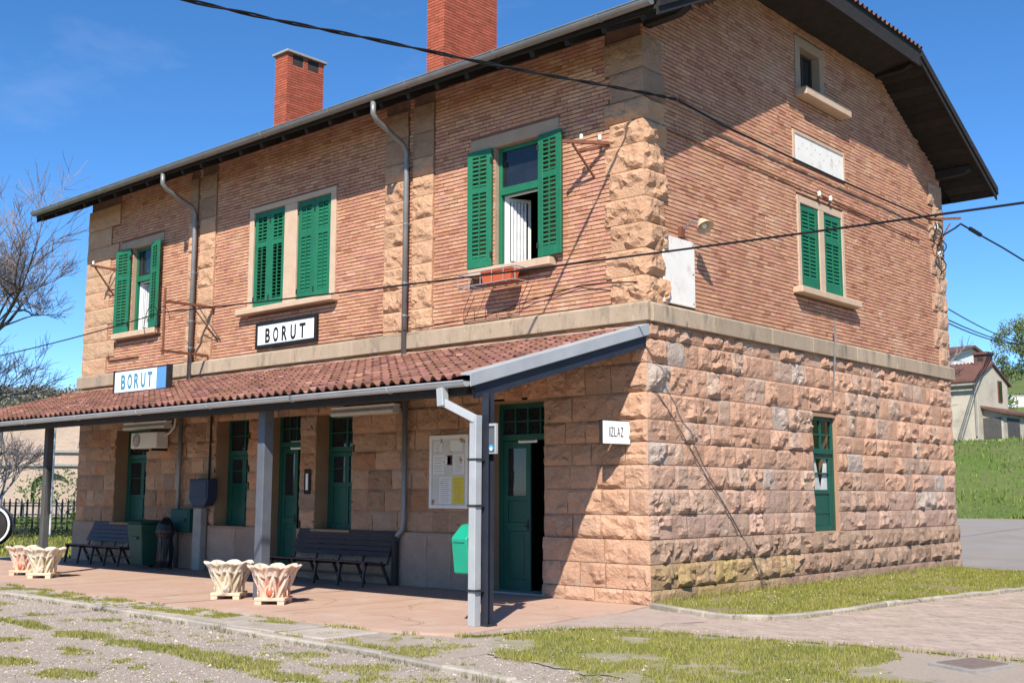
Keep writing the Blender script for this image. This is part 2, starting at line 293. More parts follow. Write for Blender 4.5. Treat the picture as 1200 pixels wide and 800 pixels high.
def text_part(txt, m, parent, fr, s0, s1, z0, z1, d, bold=0.0, name='lettering', spacing=1.0):
    cu = bpy.data.curves.new('lettering_curve', 'FONT'); cu.body = txt; cu.size = 1.0; cu.extrude = 0.02; cu.offset = bold; cu.space_character = spacing
    tmp = bpy.data.objects.new('tmp', cu); COL.objects.link(tmp)
    dg = bpy.context.evaluated_depsgraph_get(); me = bpy.data.meshes.new_from_object(tmp.evaluated_get(dg))
    bpy.data.objects.remove(tmp)
    co = [v.co.copy() for v in me.vertices]
    x0 = min(c.x for c in co); x1 = max(c.x for c in co); y0 = min(c.y for c in co); y1 = max(c.y for c in co); base = WLOC[parent.name]
    for v, c in zip(me.vertices, co):
        s = s0 + (c.x - x0) / (x1 - x0) * (s1 - s0); z = z0 + (c.y - y0) / (y1 - y0) * (z1 - z0)
        v.co = fr(s, d + (0.003 if c.z > 0 else -0.003), z) - base
    me.materials.clear(); me.materials.append(M[m]); me.name = name
    o = link(name, me, parent); WLOC[o.name] = base
    return o
def walls_with_holes(mb, s_lo, s_hi, z_lo, z_hi, d, holes):
    ss = sorted({s_lo, s_hi, *[h[0] for h in holes], *[h[1] for h in holes]}); zs = sorted({z_lo, z_hi, *[h[2] for h in holes], *[h[3] for h in holes]})
    ss = [s for s in ss if s_lo <= s <= s_hi]; zs = [z for z in zs if z_lo <= z <= z_hi]
    for i in range(len(ss) - 1):
        for j in range(len(zs) - 1):
            cs = (ss[i] + ss[i + 1]) / 2; cz = (zs[j] + zs[j + 1]) / 2
            if any(h[0] < cs < h[1] and h[2] < cz < h[3] for h in holes): continue
            mb.add([(ss[i], d, zs[j]), (ss[i + 1], d, zs[j]), (ss[i + 1], d, zs[j + 1]), (ss[i], d, zs[j + 1])], [(0, 1, 2, 3)])
def free_intervals(s0, s1, blocks):
    out = []; cur = s0
    for a, b in sorted(blocks):
        if b <= cur: continue
        if a > cur: out.append((cur, min(a, s1)))
        cur = max(cur, b)
        if cur >= s1: break
    if cur < s1: out.append((cur, s1))
    return [(a, b) for a, b in out if b - a > 0.03]

# ------------------------------------------------------------------ station building
LX, WY = 17.27, 11.98
EAVE_Y, EAVE_Z, SLOPE = -0.98, 8.72, 0.5
RX0, RX1 = -18.2, 0.95
HIP_Z = 10.85
def under(y): yy = min(y, WY - y); return EAVE_Z + SLOPE * (yy - EAVE_Y) - 0.20

B = thing('station_building', (-LX / 2, WY / 2, 0), 'two storey railway station of red brick over rusticated pink stone with green shutters', 'building')

# openings: (s0, s1, z0, z1)
FA_LOW = [(-15.45, -14.05, 0.94, 3.10), (-11.25, -10.08, 0.94, 3.22), (-9.42, -8.33, -0.1, 3.28), (-7.84, -6.75, 0.94, 3.13), (-3.27, -2.0, -0.1, 3.12)]
GA_LOW = [(5.20, 6.17, 0.94, 3.05)]
FA_UP = [(-15.08, -14.17, 5.44, 7.50), (-10.12, -9.04, 5.47, 7.55), (-8.63, -7.54, 5.47, 7.55), (-3.12, -2.10, 5.44, 7.56)]
GA_UP = [(5.02, 5.76, 5.45, 7.03), (5.97, 6.73, 5.45, 7.03), (5.22, 6.02, 9.26, 10.15)]
STONE_D = -0.02

# --- lower storey: backing, rusticated stones
mb = MB(FA); walls_with_holes(mb, -LX, 0, -0.1, 4.25, STONE_D, FA_LOW)
mb.fr = GA; walls_with_holes(mb, 0.0, WY, -0.1, 4.25, STONE_D, GA_LOW)
mb.fr = WR
mb.add([(-LX, WY, -0.1), (0, WY, -0.1), (0, WY, 4.25), (-LX, WY, 4.25), (-LX, 0, -0.1), (-LX, 0, 4.25)], [(0, 1, 2, 3), (0, 3, 5, 4)])
stone_wall = mb.build('stone_wall', 'stone_joint', B)

COURSES = [0.0, 0.21, 0.58, 0.94, 1.30, 1.69, 2.05, 2.39, 2.73, 3.14, 3.58, 3.96, 4.21]
def stone_tint(r, fr, s, z):
    k = r.random()
    v = 0.86 + 0.26 * r.random()
    if fr is GA:
        if z < 0.6 and 0.2 < s < 6.0:
            q = max(0.0, min(1.0, 1.1 - abs(s - 2.0) / 2.6 + r.uniform(-.45, .25))); a_, b_ = (0.80, 0.78, 0.74), (0.82, 0.86, 0.52)
            return tuple((x + (y - x) * q) * v for x, y in zip(a_, b_))
        if z < 0.94: return (0.74 * v, 0.74 * v, 0.72 * v)
        if k < 0.035: return (0.92, 1.10, 1.24)
        w_ = max(0.0, min(1.0, (z - 1.2) / 1.2 + r.uniform(-.4, .4)))
        if k < 0.2: return (0.94 * v, 0.96 * v, 0.96 * v)
        return ((0.94 + .10 * w_) * v, (0.94 - .01 * w_) * v, (0.97 - .12 * w_) * v)
    if s > -2.0:
        return (1.10 * v, 0.99 * v, 0.89 * v) if k < 0.7 else (1.05 * v, 0.98 * v, 0.9 * v)
    if z < 0.94: return (0.80 * v, 0.84 * v, 0.86 * v)
    v *= r.uniform(.82, 1.12)
    return (0.95 * v, 0.88 * v, 0.78 * v) if k < 0.6 else ((1.0 * v, 0.80 * v, 0.64 * v) if k < .85 else (.86 * v, .88 * v, .88 * v))

def rock(mb, fr, s0, s1, z0, z1, bulge, seed, tint, d0=0.0, cell=0.05, corner=None):
    # rock-faced block: flush side margins, a face that leans out towards a ragged lower lip, chunks broken away
    w = s1 - s0; h = z1 - z0
    nx = max(4, round(w / (cell * 1.15))); nz_ = max(4, round(h / cell)); vs = []
    r = random.Random(seed)
    ox = r.random() * 90; oz = r.random() * 90; lean = r.uniform(0.1, 0.75); tilt = r.uniform(-0.45, 0.45); lip0 = r.uniform(0.06, 0.2)
    for j in range(nz_ + 1):
        for i in range(nx + 1):
            u = i / nx; v = j / nz_
            if 0 < i < nx: u += r.uniform(-0.28, 0.28) / nx
            if 0 < j < nz_: v += r.uniform(-0.28, 0.28) / nz_
            p = Vector((ox + u * w, oz + v * h, seed * 0.37))
            n1 = noise.noise(p * 3.4); n2 = noise.noise(p * 8.5); n3 = noise.noise(p * 21.0); vor = noise.voronoi(p * 6.0)[0]
            lip = lip0 + 0.16 * (0.5 + noise.noise(Vector((p.x * 6.0, seed, 0))))
            prof = (1 - lean) + lean * min(1.0, (1 - v) / 0.75)
            if v < lip: prof *= (v / lip) ** 1.3
            d = bulge * (prof * (0.55 + 0.3 * (vor[1] - vor[0]) + tilt * (u - 0.5)) + 0.50 * n1 + 0.34 * n2 + 0.22 * n3)
            if n1 < -0.15 and v < 0.5: d -= bulge * 0.55
            ms = min(1.0, min(u, 1 - u) * w / 0.03); mt = min(1.0, (1 - v) * h / 0.018)
            if corner == 'r': mc = min(1.0, (1 - u) * w / 0.06) ** 0.7
            elif corner == 'l': mc = min(1.0, u * w / 0.06) ** 0.7
            else: mc = 1.0
            d = max(0.0, d) * mt * (0.45 + 0.55 * ms) * mc
            if j == 0: d = 0.0
            vs.append((s0 + u * w, d0 + d, z0 + v * h))
    n = nx + 1
    fs = []
    for j in range(nz_):
        for i in range(nx):
            a = j * n + i; q = (a, a + 1, a + 1 + n, a + n)
            if r.random() < 0.5: fs += [(q[0], q[1], q[2]), (q[0], q[2], q[3])]
            else: fs += [(q[0], q[1], q[3]), (q[1], q[2], q[3])]
    per = [i for i in range(n)] + [j * n + nx for j in range(1, nz_ + 1)] + [nz_ * n + i for i in range(nx - 1, -1, -1)] + [j * n for j in range(nz_ - 1, 0, -1)]
    cs, cz = (s0 + s1) / 2, (z0 + z1) / 2
    b = len(vs); vs += [(vs[i][0] + math.copysign(0.006, cs - vs[i][0]), d0 - 0.07, vs[i][2] + math.copysign(0.004, cz - vs[i][2])) for i in per]
    k = len(per)
    fs += [(per[(q + 1) % k], per[q], b + q, b + (q + 1) % k) for q in range(k)]
    mb.add(vs, fs, tint, fr)

stones = []       # (score, fr, s0, s1, z0, z1, bulge, d0)
def seen_score(fr, s, z, area):
    p = fr(s, 0, z); dv = CAM - p; D = dv.length
    return area * max(0.05, dv.normalized().dot(fr.en)) / (D * D)
for fr, smin, smax, holes in ((FA, -LX, 0.0, FA_LOW), (GA, 0.0, WY, GA_LOW)):
    for ci in range(len(COURSES) - 1):
        z0, z1 = COURSES[ci], COURSES[ci + 1]; zc = (z0 + z1) / 2
        iv = free_intervals(smin, smax, [(h[0] - 0.005, h[1] + 0.005) for h in holes if h[2] < zc < h[3]])
        for a, b in iv:
            smooth_plinth = fr is FA and z1 <= 0.95
            segs = [(a, b)]
            if smooth_plinth:                      # the plinth under the awning is of big upright slabs; only the lit end is rough
                segs = [(max(a, -1.98), b)] if b > -1.98 else []
            if fr is FA and ci == len(COURSES) - 2: wmean = 0.42
            elif ci == len(COURSES) - 2: wmean = 0.30
            else: wmean = 0.50
            for sa, sb in segs:
                cur = sa
                while sb - cur > 0.02:
                    w = wmean * rnd.uniform(0.72, 1.38)
                    if sb - (cur + w) < 0.24: w = sb - cur
                    s0, s1 = cur, min(cur + w, sb)
                    if fr is GA:
                        bul = rnd.choice([0.03, 0.045, 0.07, 0.09, 0.11]); d0 = 0.03
                        if z1 <= 0.95: bul = rnd.uniform(0.07, 0.12); d0 = 0.085
                        if ci == 0: bul = 0.03; d0 = 0.10
                    else:
                        near = s0 > -2.0
                        bul = rnd.uniform(0.035, 0.085) if near else rnd.uniform(0.04, 0.08); d0 = 0.03 if s1 > -0.01 else (0.028 if near else 0.012)
                        if z1 <= 0.95: d0 = 0.10 if ci == 0 else 0.085
                    stones.append((seen_score(fr, (s0 + s1) / 2, zc, (s1 - s0) * (z1 - z0)), fr, s0, s1, z0, z1, bul, d0))
                    cur = s1
# big plinth slabs under the awning
for a, b in free_intervals(-LX, -1.99, [(-9.42, -8.33), (-3.27, -2.0)]):
    cur = a
    while b - cur > 0.02:
        w = rnd.uniform(0.55, 0.95)
        if b - (cur + w) < 0.4: w = b - cur
        stones.append((seen_score(FA, cur + w / 2, 0.5, w * 0.94), FA, cur, cur + w, 0.0, 0.94, 0.018, 0.07)); cur += w
stones.sort(key=lambda q: -q[0])
rest = MB()
for i, (sc_, fr, s0, s1, z0, z1, bul, d0) in enumerate(stones):
    r = random.Random(i * 13 + 5); g = 0.005
    t = stone_tint(r, fr, (s0 + s1) / 2, (z0 + z1) / 2)
    a0 = s0 + (g if abs(s0) > 1e-6 else -d0); a1 = s1 - (g if abs(s1) > 1e-6 else -d0)
    if fr is GA and s0 == 0.0: a0 = -d0 if d0 else 0.0
    cn_ = 'r' if fr is FA and s1 > -1e-6 else ('l' if fr is GA and s0 < 1e-6 else None)
    if i < 300:
        mb = MB(); rock(mb, fr, a0, a1, z0 + g, z1 - g, bul, i + 1, t, d0, corner=cn_)
        mb.build('stone', 'stone', stone_wall)
    else:
        rock(rest, fr, a0, a1, z0 + g, z1 - g, bul, i + 1, t, d0, cell=0.08, corner=cn_)
rest.build('stone_courses', 'stone', stone_wall, kind='stuff')

# reveals of the lower openings
def reveal(fr, h, dep, t, sill):
    s0, s1, z0, z1 = h
    if sill: MB(fr).box(s0 - 0.03, s1 + 0.03, -dep, 0.095, z0 - 0.05, z0, t).build('window_sill', 'ashlar', B, bevel=0.008)
    MB(fr).box(s0 - 0.06, s0, -dep, 0.012, z0, z1, t).build('jamb', 'ashlar', B); MB(fr).box(s1, s1 + 0.06, -dep, 0.012, z0, z1, t).build('jamb', 'ashlar', B)
    MB(fr).box(s0 - 0.06, s1 + 0.06, -dep, 0.012, z1, z1 + 0.06, t).build('soffit_stone', 'ashlar', B)
for h in FA_LOW: reveal(FA, h, 0.42, (0.80, 0.72, 0.62), h[2] > 0)
for h in GA_LOW: reveal(GA, h, 0.36, (0.88, 0.76, 0.68), True)

# --- upper storey: brick wall
mb = MB(FA); walls_with_holes(mb, -LX, 0, 4.2, 9.2, -0.018, FA_UP)
mb.fr = GA
walls_with_holes(mb, 0, WY, 4.2, 8.6, -0.018, GA_UP)
n = 40
for i in range(n):                               # gable triangle, in vertical strips
    s0 = WY * i / n; s1 = WY * (i + 1) / n; t0 = min(under(s0), 11.2); t1 = min(under(s1), 11.2)
    hole = GA_UP[2]
    if s1 <= hole[0] or s0 >= hole[1]: mb.add([(s0, -0.012, 8.6), (s1, -0.012, 8.6), (s1, -0.012, t1), (s0, -0.012, t0)], [(0, 1, 2, 3)])
    else:
        q0, q1 = max(s0, hole[0]), min(s1, hole[1])
        for a, b in ((s0, q0), (q1, s1)):
            if b - a > 1e-4: mb.add([(a, -0.012, 8.6), (b, -0.012, 8.6), (b, -0.012, t1), (a, -0.012, t0)], [(0, 1, 2, 3)])
        mb.add([(q0, -0.012, 8.6), (q1, -0.012, 8.6), (q1, -0.012, hole[2]), (q0, -0.012, hole[2])], [(0, 1, 2, 3)])
        mb.add([(q0, -0.012, hole[3]), (q1, -0.012, hole[3]), (q1, -0.012, t1), (q0, -0.012, t0)], [(0, 1, 2, 3)])
mb.fr = WR
mb.add([(-LX, WY, 4.2), (0, WY, 4.2), (0, WY, 9.2), (-LX, WY, 9.2)], [(0, 1, 2, 3)])
mb.add([(-LX, 0, 4.2), (-LX, WY, 4.2), (-LX, WY, 8.6), (-LX, WY * 0.7, 11), (-LX, WY * 0.3, 11), (-LX, 0, 8.6)], [(0, 1, 2, 3, 4, 5)])
brick_wall = mb.build('brick_wall', 'mortar', B)

# stone areas interrupting the brick
QC = [4.52, 4.93, 5.35, 5.76, 6.17, 6.60, 7.02, 7.40, 7.75, 8.22, 8.75]      # quoin courses
PIL = [(-5.93, -5.30), (-5.17, -4.62), (-12.62, -12.30), (-12.17, -11.56)]
SUR_FA = [(-10.27, -7.38, 5.33, 7.67), (-3.70, -1.68, 7.56, 7.80), (-15.65, -13.7, 7.50, 7.72)]
SUR_GA = [(4.91, 6.84, 5.36, 7.17), (5.02, 6.22, 9.15, 10.34), (4.82, 6.96, 7.82, 8.42), (0.42, 1.33, 4.55, 5.64)]
SILL_FA = [(-3.62, -1.74, 5.28, 5.44), (-15.7, -13.7, 5.28, 5.44)]
SILL_GA = [(4.70, 7.18, 5.26, 5.40), (5.0, 6.93, 9.10, 9.28)]
def quoin_len(k, side): return (0.72 if k % 2 else 0.62) if side == 'f' else (0.50 if k % 2 else 0.58)

bricks = []
CH, BL, JT = 0.0688, 0.250, 0.009
def lay(fr, smin, smax, z0, ztop, blocks_at, keep):
    k = 0; z = z0
    while z + 0.05 < ztop:
        za, zb = z + 0.0085, z + CH - 0.0085; zc = (za + zb) / 2
        for a, b in free_intervals(smin, smax, blocks_at(zc)):
            off = (BL / 2 if k % 2 else 0.0) + 0.03 * math.sin(k * 1.7)
            s = math.floor((a - off) / BL) * BL + off
            while s < b:
                L = BL; p, q = max(s, a), min(s + L, b)
                if q - p > 0.035 and keep((p + q) / 2, zb):
                    if rnd.random() < 0.16 and q - p > 0.2:
                        md = (p + q) / 2
                        bricks.append((fr, p + JT / 2, md - JT / 2, za, zb)); bricks.append((fr, md + JT / 2, q - JT / 2, za, zb))
                    else: bricks.append((fr, p + JT / 2, q - JT / 2, za, zb))
                s += L
        z += CH; k += 1
def fa_blocks(z):
    out = [(h[0], h[1]) for h in FA_UP + SUR_FA + SILL_FA if h[2] - 0.02 < z < h[3] + 0.02]
    out += PIL
    k = next((i for i in range(len(QC) - 1) if QC[i] <= z < QC[i + 1]), 9)
    out += [(-quoin_len(k, 'f'), 0.0), (-LX, -LX + (1.52 if k % 2 else 1.15))]
    return out
def ga_blocks(z):
    out = [(h[0], h[1]) for h in GA_UP + SUR_GA + SILL_GA if h[2] - 0.02 < z < h[3] + 0.02]
    k = next((i for i in range(len(QC) - 1) if QC[i] <= z < QC[i + 1]), 99)
    if k < 99: out += [(0.0, quoin_len(k, 'g')), (WY - (0.75 if k % 2 else 0.5), WY)]
    return out
lay(FA, -LX, 0.0, 4.54, 8.95, fa_blocks, lambda s, z: True)
lay(GA, 0.0, WY, 4.54, 11.2, ga_blocks, lambda s, z: z < under(s) - 0.01)
def brick_tint(r):
    k = r.random(); v = 0.90 + 0.18 * r.random()
    if k < 0.06: return (1.08 * v, 1.18 * v, 1.22 * v)
    if k < 0.13: return (0.80 * v, 0.72 * v, 0.70 * v)
    if k < 0.30: return (1.05 * v, 1.08 * v, 1.02 * v)
    return (v, v * r.uniform(0.92, 1.06), v * r.uniform(0.9, 1.06))
def brick_faces(mb, fr, s0, s1, z0, z1, d, t, w=None):
    w = w or [0, 0, 0, 0]
    mb.add([(s0, -0.03, z0), (s1, -0.03, z0), (s1, -0.03, z1), (s0, -0.03, z1), (s0, d + w[0], z0), (s1, d + w[1], z0), (s1, d + w[2], z1), (s0, d + w[3], z1)],
           [(4, 7, 6, 5), (0, 4, 5, 1), (1, 5, 6, 2), (2, 6, 7, 3), (3, 7, 4, 0)], t, fr)
order = sorted(range(len(bricks)), key=lambda i: -seen_score(bricks[i][0], (bricks[i][1] + bricks[i][2]) / 2, bricks[i][3], (bricks[i][2] - bricks[i][1]) * CH) * (1 if bricks[i][2] - bricks[i][1] > 0.24 else 0))
single = set(order[:300]); pool = {}
rest = MB()
for i, (fr, s0, s1, z0, z1) in enumerate(bricks):
    r = random.Random(i); d = r.uniform(0.0, 0.010); w = [r.uniform(-0.004, 0.003) for _ in range(4)]
    if i in single:
        key = (fr is FA, r.randrange(14))
        sc_, zc_ = (s0 + s1) / 2, (z0 + z1) / 2; wl_ = s1 - s0; hl_ = z1 - z0
        if key not in pool:
            mb = MB(); brick_faces(mb, fr, -0.1205, 0.1205, -0.0259, 0.0259, d, brick_tint(random.Random(key[1] * 7 + key[0])), w)
            o = mb.build('brick', 'brick', brick_wall, origin=(0, 0, 0)); pool[key] = o.data
        else: o = link('brick', pool[key], brick_wall)
        o.location = fr(sc_, 0, zc_) - WLOC[brick_wall.name]
    else: brick_faces(rest, fr, s0, s1, z0 + r.uniform(-0.0015, 0.0015), z1 + r.uniform(-0.0015, 0.0015), d, brick_tint(r), w)
rest.build('brick_courses', 'brick', brick_wall, kind='stuff')

# quoins and pilaster stones of the upper storey
qi = 0
def quoin(fr_list, seed, z0, z1, bulge, tint):
    mb = MB()
    for fr, a, b in fr_list: rock(mb, fr, a, b, z0 + 0.005, z1 - 0.005, bulge, seed + (17 if fr is GA else 0), tint, 0.03, corner='r' if fr is FA and b > 0 else ('l' if fr is GA and a < 0 else None))
    mb.build('quoin_stone', 'stone', brick_wall)
for k in range(len(QC) - 1):
    z0, z1 = QC[k], QC[k + 1]; r = random.Random(500 + k); eave_shade = z0 > 7.7  # stones under the eaves: shade put into a darker tint and flatter relief
    bul = 0.05 if eave_shade else r.uniform(0.08, 0.12)
    def qt(): 
        v = r.uniform(0.9, 1.1)
        return (0.80 * v, 0.74 * v, 0.67 * v) if eave_shade else (1.10 * v, .97 * v, 0.80 * v)
    quoin([(FA, -quoin_len(k, 'f') + 0.01, 0.03), (GA, -0.03, quoin_len(k, 'g') - 0.01)], 900 + k, z0, z1, bul, qt())
    quoin([(FA, -LX - 0.03, -LX + (1.52 if k % 2 else 1.15) - 0.01)], 940 + k, z0, z1, 0.03, (1.10 * r.uniform(.93, 1.05), 1.0, 0.84))
    if z0 < 8.7:
        zt = min(z1, under(WY - 0.1))
        quoin([(GA, WY - (0.75 if k % 2 else 0.5) + 0.01, WY + 0.03)], 960 + k, z0, zt, 0.06, (1.0, .96, .88))
    for j, (a, b) in enumerate(PIL):
        quoin([(FA, a + 0.005, b - 0.005)], 1000 + 20 * j + k, z0, z1, 0.035 if eave_shade else r.uniform(0.05, 0.09) * (1 if j < 2 else 0.7), qt())

# string course of long stones
mb = MB(FA); mb.box(-LX - 0.03, 0.03, -0.2, 0.03, 4.215, 4.515); mb.fr = GA; mb.box(-0.02, WY + 0.03, -0.2, 0.028, 4.216, 4.514)
band = mb.build('string_course', 'band', B)
def band_run(fr, a, b, ext_a, ext_b):
    cur = a
    while b - cur > 0.05:
        w = rnd.uniform(1.2, 1.9)
        if b - cur - w < 0.7: w = b - cur
        s0 = cur + (0.004 if cur > a else -ext_a); s1 = cur + w - (0.004 if cur + w < b - 1e-6 else -ext_b); v = rnd.uniform(0.88, 1.1)
        p = 0.115 + rnd.uniform(-0.006, 0.006)
        mbx = MB(fr); mbx.prism([(0.02, 4.205), (p, 4.205), (p, 4.475), (p - 0.03, 4.50), (0.02, 4.525)], s0, s1, 's', (v, v * 0.98, v * 0.95))
        mbx.build('band_stone', 'band', band, bevel=0.008); cur += w
band_run(FA, -LX, 0.0, 0.11, 0.11)
band_run(GA, 0.0, WY, -0.03, 0.11)

# --- window trim of the upper storey
def trim(name, m, fr, boxes, bevel=0.006, parent=None):
    mb = MB(fr)
    for q in boxes: mb.box(*q)
    return mb.build(name, m, parent or B, bevel=bevel)
trim('window_surround', 'pale', FA, [(-10.27, -10.12, -0.2, 0.035, 5.46, 7.67), (-9.04, -8.63, -0.2, 0.034, 5.46, 7.552), (-7.54, -7.38, -0.2, 0.035, 5.46, 7.67), (-10.118, -7.542, -0.2, 0.033, 7.555, 7.67)])
trim('window_surround', 'pale', GA, [(4.92, 5.02, -0.2, 0.025, 5.40, 7.17), (5.76, 5.97, -0.2, 0.024, 5.40, 7.03), (6.73, 6.83, -0.2, 0.025, 5.40, 7.17), (5.022, 6.728, -0.2, 0.023, 7.033, 7.17)])
trim('window_surround', 'ashlar', GA, [(5.03, 5.22, -0.3, 0.02, 9.27, 10.34), (6.02, 6.21, -0.3, 0.02, 9.27, 10.34), (5.222, 6.018, -0.3, 0.018, 10.152, 10.34)])
trim('lintel', 'ashlar', FA, [(-3.70, -1.68, -0.2, 0.02, 7.565, 7.79)])
trim('lintel', 'ashlar', FA, [(-15.65, -13.71, -0.2, 0.02, 7.505, 7.71)])
trim('window_sill', 'pale', FA, [(-10.47, -7.28, -0.2, 0.20, 5.345, 5.462)], 0.012)
trim('window_sill', 'pale', FA, [(-3.60, -1.76, -0.2, 0.18, 5.30, 5.435)], 0.012)
trim('window_sill', 'pale', FA, [(-15.68, -13.72, -0.2, 0.18, 5.30, 5.435)], 0.012)
trim('window_sill', 'pale', GA, [(4.70, 7.17, -0.2, 0.19, 5.275, 5.396)], 0.012)
trim('window_sill', 'pale', GA, [(5.02, 6.92, -0.2, 0.24, 9.105, 9.262)], 0.012)
for s0, s1, z0, z1 in FA_UP[:1] + FA_UP[3:]:
    for q in ((s0 - 0.05, s0, -0.3, -0.005, z0, z1), (s1, s1 + 0.05, -0.3, -0.005, z0, z1), (s0, s1, -0.3, -0.005, z1, z1 + 0.05), (s0, s1, -0.3, -0.02, z0 - 0.06, z0 - 0.003)): MB(FA).box(*q).build('jamb', 'ashlar', B)

# --- shutters, each with its slats
SLAT = {}
def shutter(fr, s0, s1, z0, z1, d, open_deg=0.0, hinge=None, tilt=35, label=None, lowtilt=None):
    W_ = s1 - s0; H_ = z1 - z0; st = 0.112
    if hinge is not None and open_deg:
        c, sn = math.cos(R(open_deg)), math.sin(R(open_deg)); sg = 1 if hinge <= s0 + 1e-6 else -1
        o = fr(hinge, d, 0); es = fr.es * c + fr.en * (sn * sg); en = fr.en * c - fr.es * (sn * sg)
        lf = Frame(o, es, en); a0, a1 = s0 - hinge, s1 - hinge; dd = 0.0
    else: lf = Frame(fr(0, d, 0), fr.es, fr.en); a0, a1 = s0, s1
    mb = MB(lf); t = 0.022
    zm = z0 + H_ * 0.655
    mb.box(a0, a0 + st, -t, t, z0, z1); mb.box(a1 - st, a1, -t, t, z0, z1)
    for q0, q1 in ((z0, z0 + 0.17), (zm - 0.05, zm + 0.06), (z1 - 0.12, z1)): mb.box(a0 + st, a1 - st, -t + 0.002, t - 0.002, q0, q1)
    o = mb.build('shutter', 'green', B, bevel=0.004)
    mid = (a0 + a1) / 2
    MB(lf).box(mid - 0.011, mid + 0.011, 0.0, 0.021, z0 + 0.17, zm - 0.05).box(mid - 0.011, mid + 0.011, 0.0, 0.021, zm + 0.06, z1 - 0.12).build('tilt_rod', 'green', o)
    hs = a0 if (hinge is None or hinge <= s0 + 1e-6) else a1
    for zz in (z0 + 0.2, z1 - 0.22): MB(lf).box(hs - 0.02, hs + 0.02, t + 0.002, t + 0.010, zz - 0.05, zz + 0.05).build('hinge', 'iron', o)
    wl_ = a1 - a0 - 2 * st; base = WLOC[o.name]
    for q0, q1, tl in ((z0 + 0.17, zm - 0.05, lowtilt if lowtilt is not None else tilt), (zm + 0.06, z1 - 0.12, tilt)):
        n = max(1, round((q1 - q0) / 0.074))
        for k in range(n):
            zc = q0 + (k + 0.5) * (q1 - q0) / n
            key = (round(wl_, 3), tl, tuple(round(x, 3) for x in lf.es))
            if key not in SLAT:
                c, sn = math.cos(R(tl)), math.sin(R(tl)); hh, tt = 0.031, 0.004
                m2 = MB(Frame((0, 0, 0), lf.es, lf.en)); vs = []
                for sx in (-wl_ / 2, wl_ / 2):
                    for a, b in ((-hh, -tt), (hh, -tt), (hh, tt), (-hh, tt)):
                        vs.append((sx, -(a * sn) + b * c - 0.003, a * c + b * sn))
                m2.add(vs, [(0, 1, 2, 3), (7, 6, 5, 4), (0, 4, 5, 1), (1, 5, 6, 2), (2, 6, 7, 3), (3, 7, 4, 0)])
                so_ = m2.build('slat', 'green', o, origin=(0, 0, 0)); SLAT[key] = so_.data
            else: so_ = link('slat', SLAT[key], o)
            so_.location = lf(mid, 0, zc) - base
    if label: o['label'] = label
    return o
U = 0.06
shutter(FA, -3.68, -3.14, 5.47, 7.55, U, 4, -3.14, 35); shutter(FA, -2.08, -1.56, 5.47, 7.55, U, 4, -2.08, 40)
shutter(FA, -15.70, -15.10, 5.45, 7.50, U, 4, -15.10, 35); shutter(FA, -14.15, -13.62, 5.45, 7.50, U, 12, -14.15, 40)
shutter(FA, -10.11, -9.585, 5.48, 7.545, -0.02, tilt=40, lowtilt=62); shutter(FA, -9.575, -9.05, 5.48, 7.545, -0.02, tilt=36, lowtilt=62)
shutter(FA, -8.62, -8.09, 5.48, 7.545, -0.02, tilt=12, lowtilt=16); shutter(FA, -8.08, -7.55, 5.48, 7.545, -0.02, tilt=14, lowtilt=12)
shutter(GA, 5.03, 5.75, 5.46, 7.025, -0.03, 1.5, 5.03, 20); shutter(GA, 5.98, 6.72, 5.46, 7.025, -0.03, 1.5, 5.98, 20)

# --- windows and doors
def window_up(fr, s0, s1, z0, z1, inner_open):
    d0, d1 = -0.16, -0.09; zt = z0 + (z1 - z0) * 0.60
    mb = MB(fr); f = 0.075
    for q in ((s0, s0 + f, d0, d1, z0, z1), (s1 - f, s1, d0, d1, z0, z1), (s0 + f, s1 - f, d0 + .002, d1 - .002, z1 - f, z1), (s0 + f, s1 - f, d0 + .002, d1 + 0.02, zt, zt + 0.13), (s0 + f, s1 - f, d0 + .002, d1 - .002, z0, z0 + 0.05)): mb.box(*q)
    w = mb.build('window', 'green', B, bevel=0.004)
    MB(fr).box(s0 + f, s1 - f, d0 + 0.03, d0 + 0.036, zt + 0.13, z1 - f).build('pane', 'darkglass', w)
    mb = MB(fr)
    for q in ((s0 + f, s0 + f + 0.035, d0 - 0.03, d0 - .001, z0 + 0.05, zt), (s0 + f + .035, s1 - f, d0 - 0.03, d0 - .001, zt - 0.03, zt), (s0 + f, s0 + f + 0.03, d0 - 0.03, d0 - .001, zt + 0.13, z1 - f)): mb.box(*q)
    mb.build('inner_frame', 'white', w, bevel=0.003)
    # casement leaf swung into the room
    c, sn = math.cos(R(inner_open)), math.sin(R(inner_open)); h = fr(s0 + f + 0.035, d0 - 0.03, 0)
    lf = Frame(h, fr.es * c - fr.en * sn, fr.en * c + fr.es * sn); lw = (s1 - s0) / 2 - f
    mb = MB(lf)
    for q in ((0, 0.05, -.02, .02, z0 + .06, zt - .03), (lw - 0.05, lw, -.02, .02, z0 + .06, zt - .03), (0.05, lw - .05, -.018, .018, z0 + .06, z0 + .12), (0.05, lw - .05, -.018, .018, zt - .09, zt - .03)): mb.box(*q)
    mb.build('casement', 'white', w, bevel=0.003)
    MB(lf).box(0.05, lw - 0.05, -0.002, 0.002, z0 + .12, zt - .09).build('casement_pane', 'glass', w)
    mb = MB(lf); n = 9                                    # gathered net curtain hanging on the leaf
    vs = [(0.06 + (lw - 0.16) * i / n, 0.03 + 0.02 * (i % 2), zz) for zz in (z0 + 0.13, zt - 0.1) for i in range(n + 1)]
    mb.add(vs, [(i, i + 1, i + n + 2, i + n + 1) for i in range(n)]); mb.build('curtain', 'curtain', w)
    return w
window_up(FA, -3.12, -2.10, 5.44, 7.56, 62)
window_up(FA, -15.08, -14.17, 5.44, 7.50, 50)
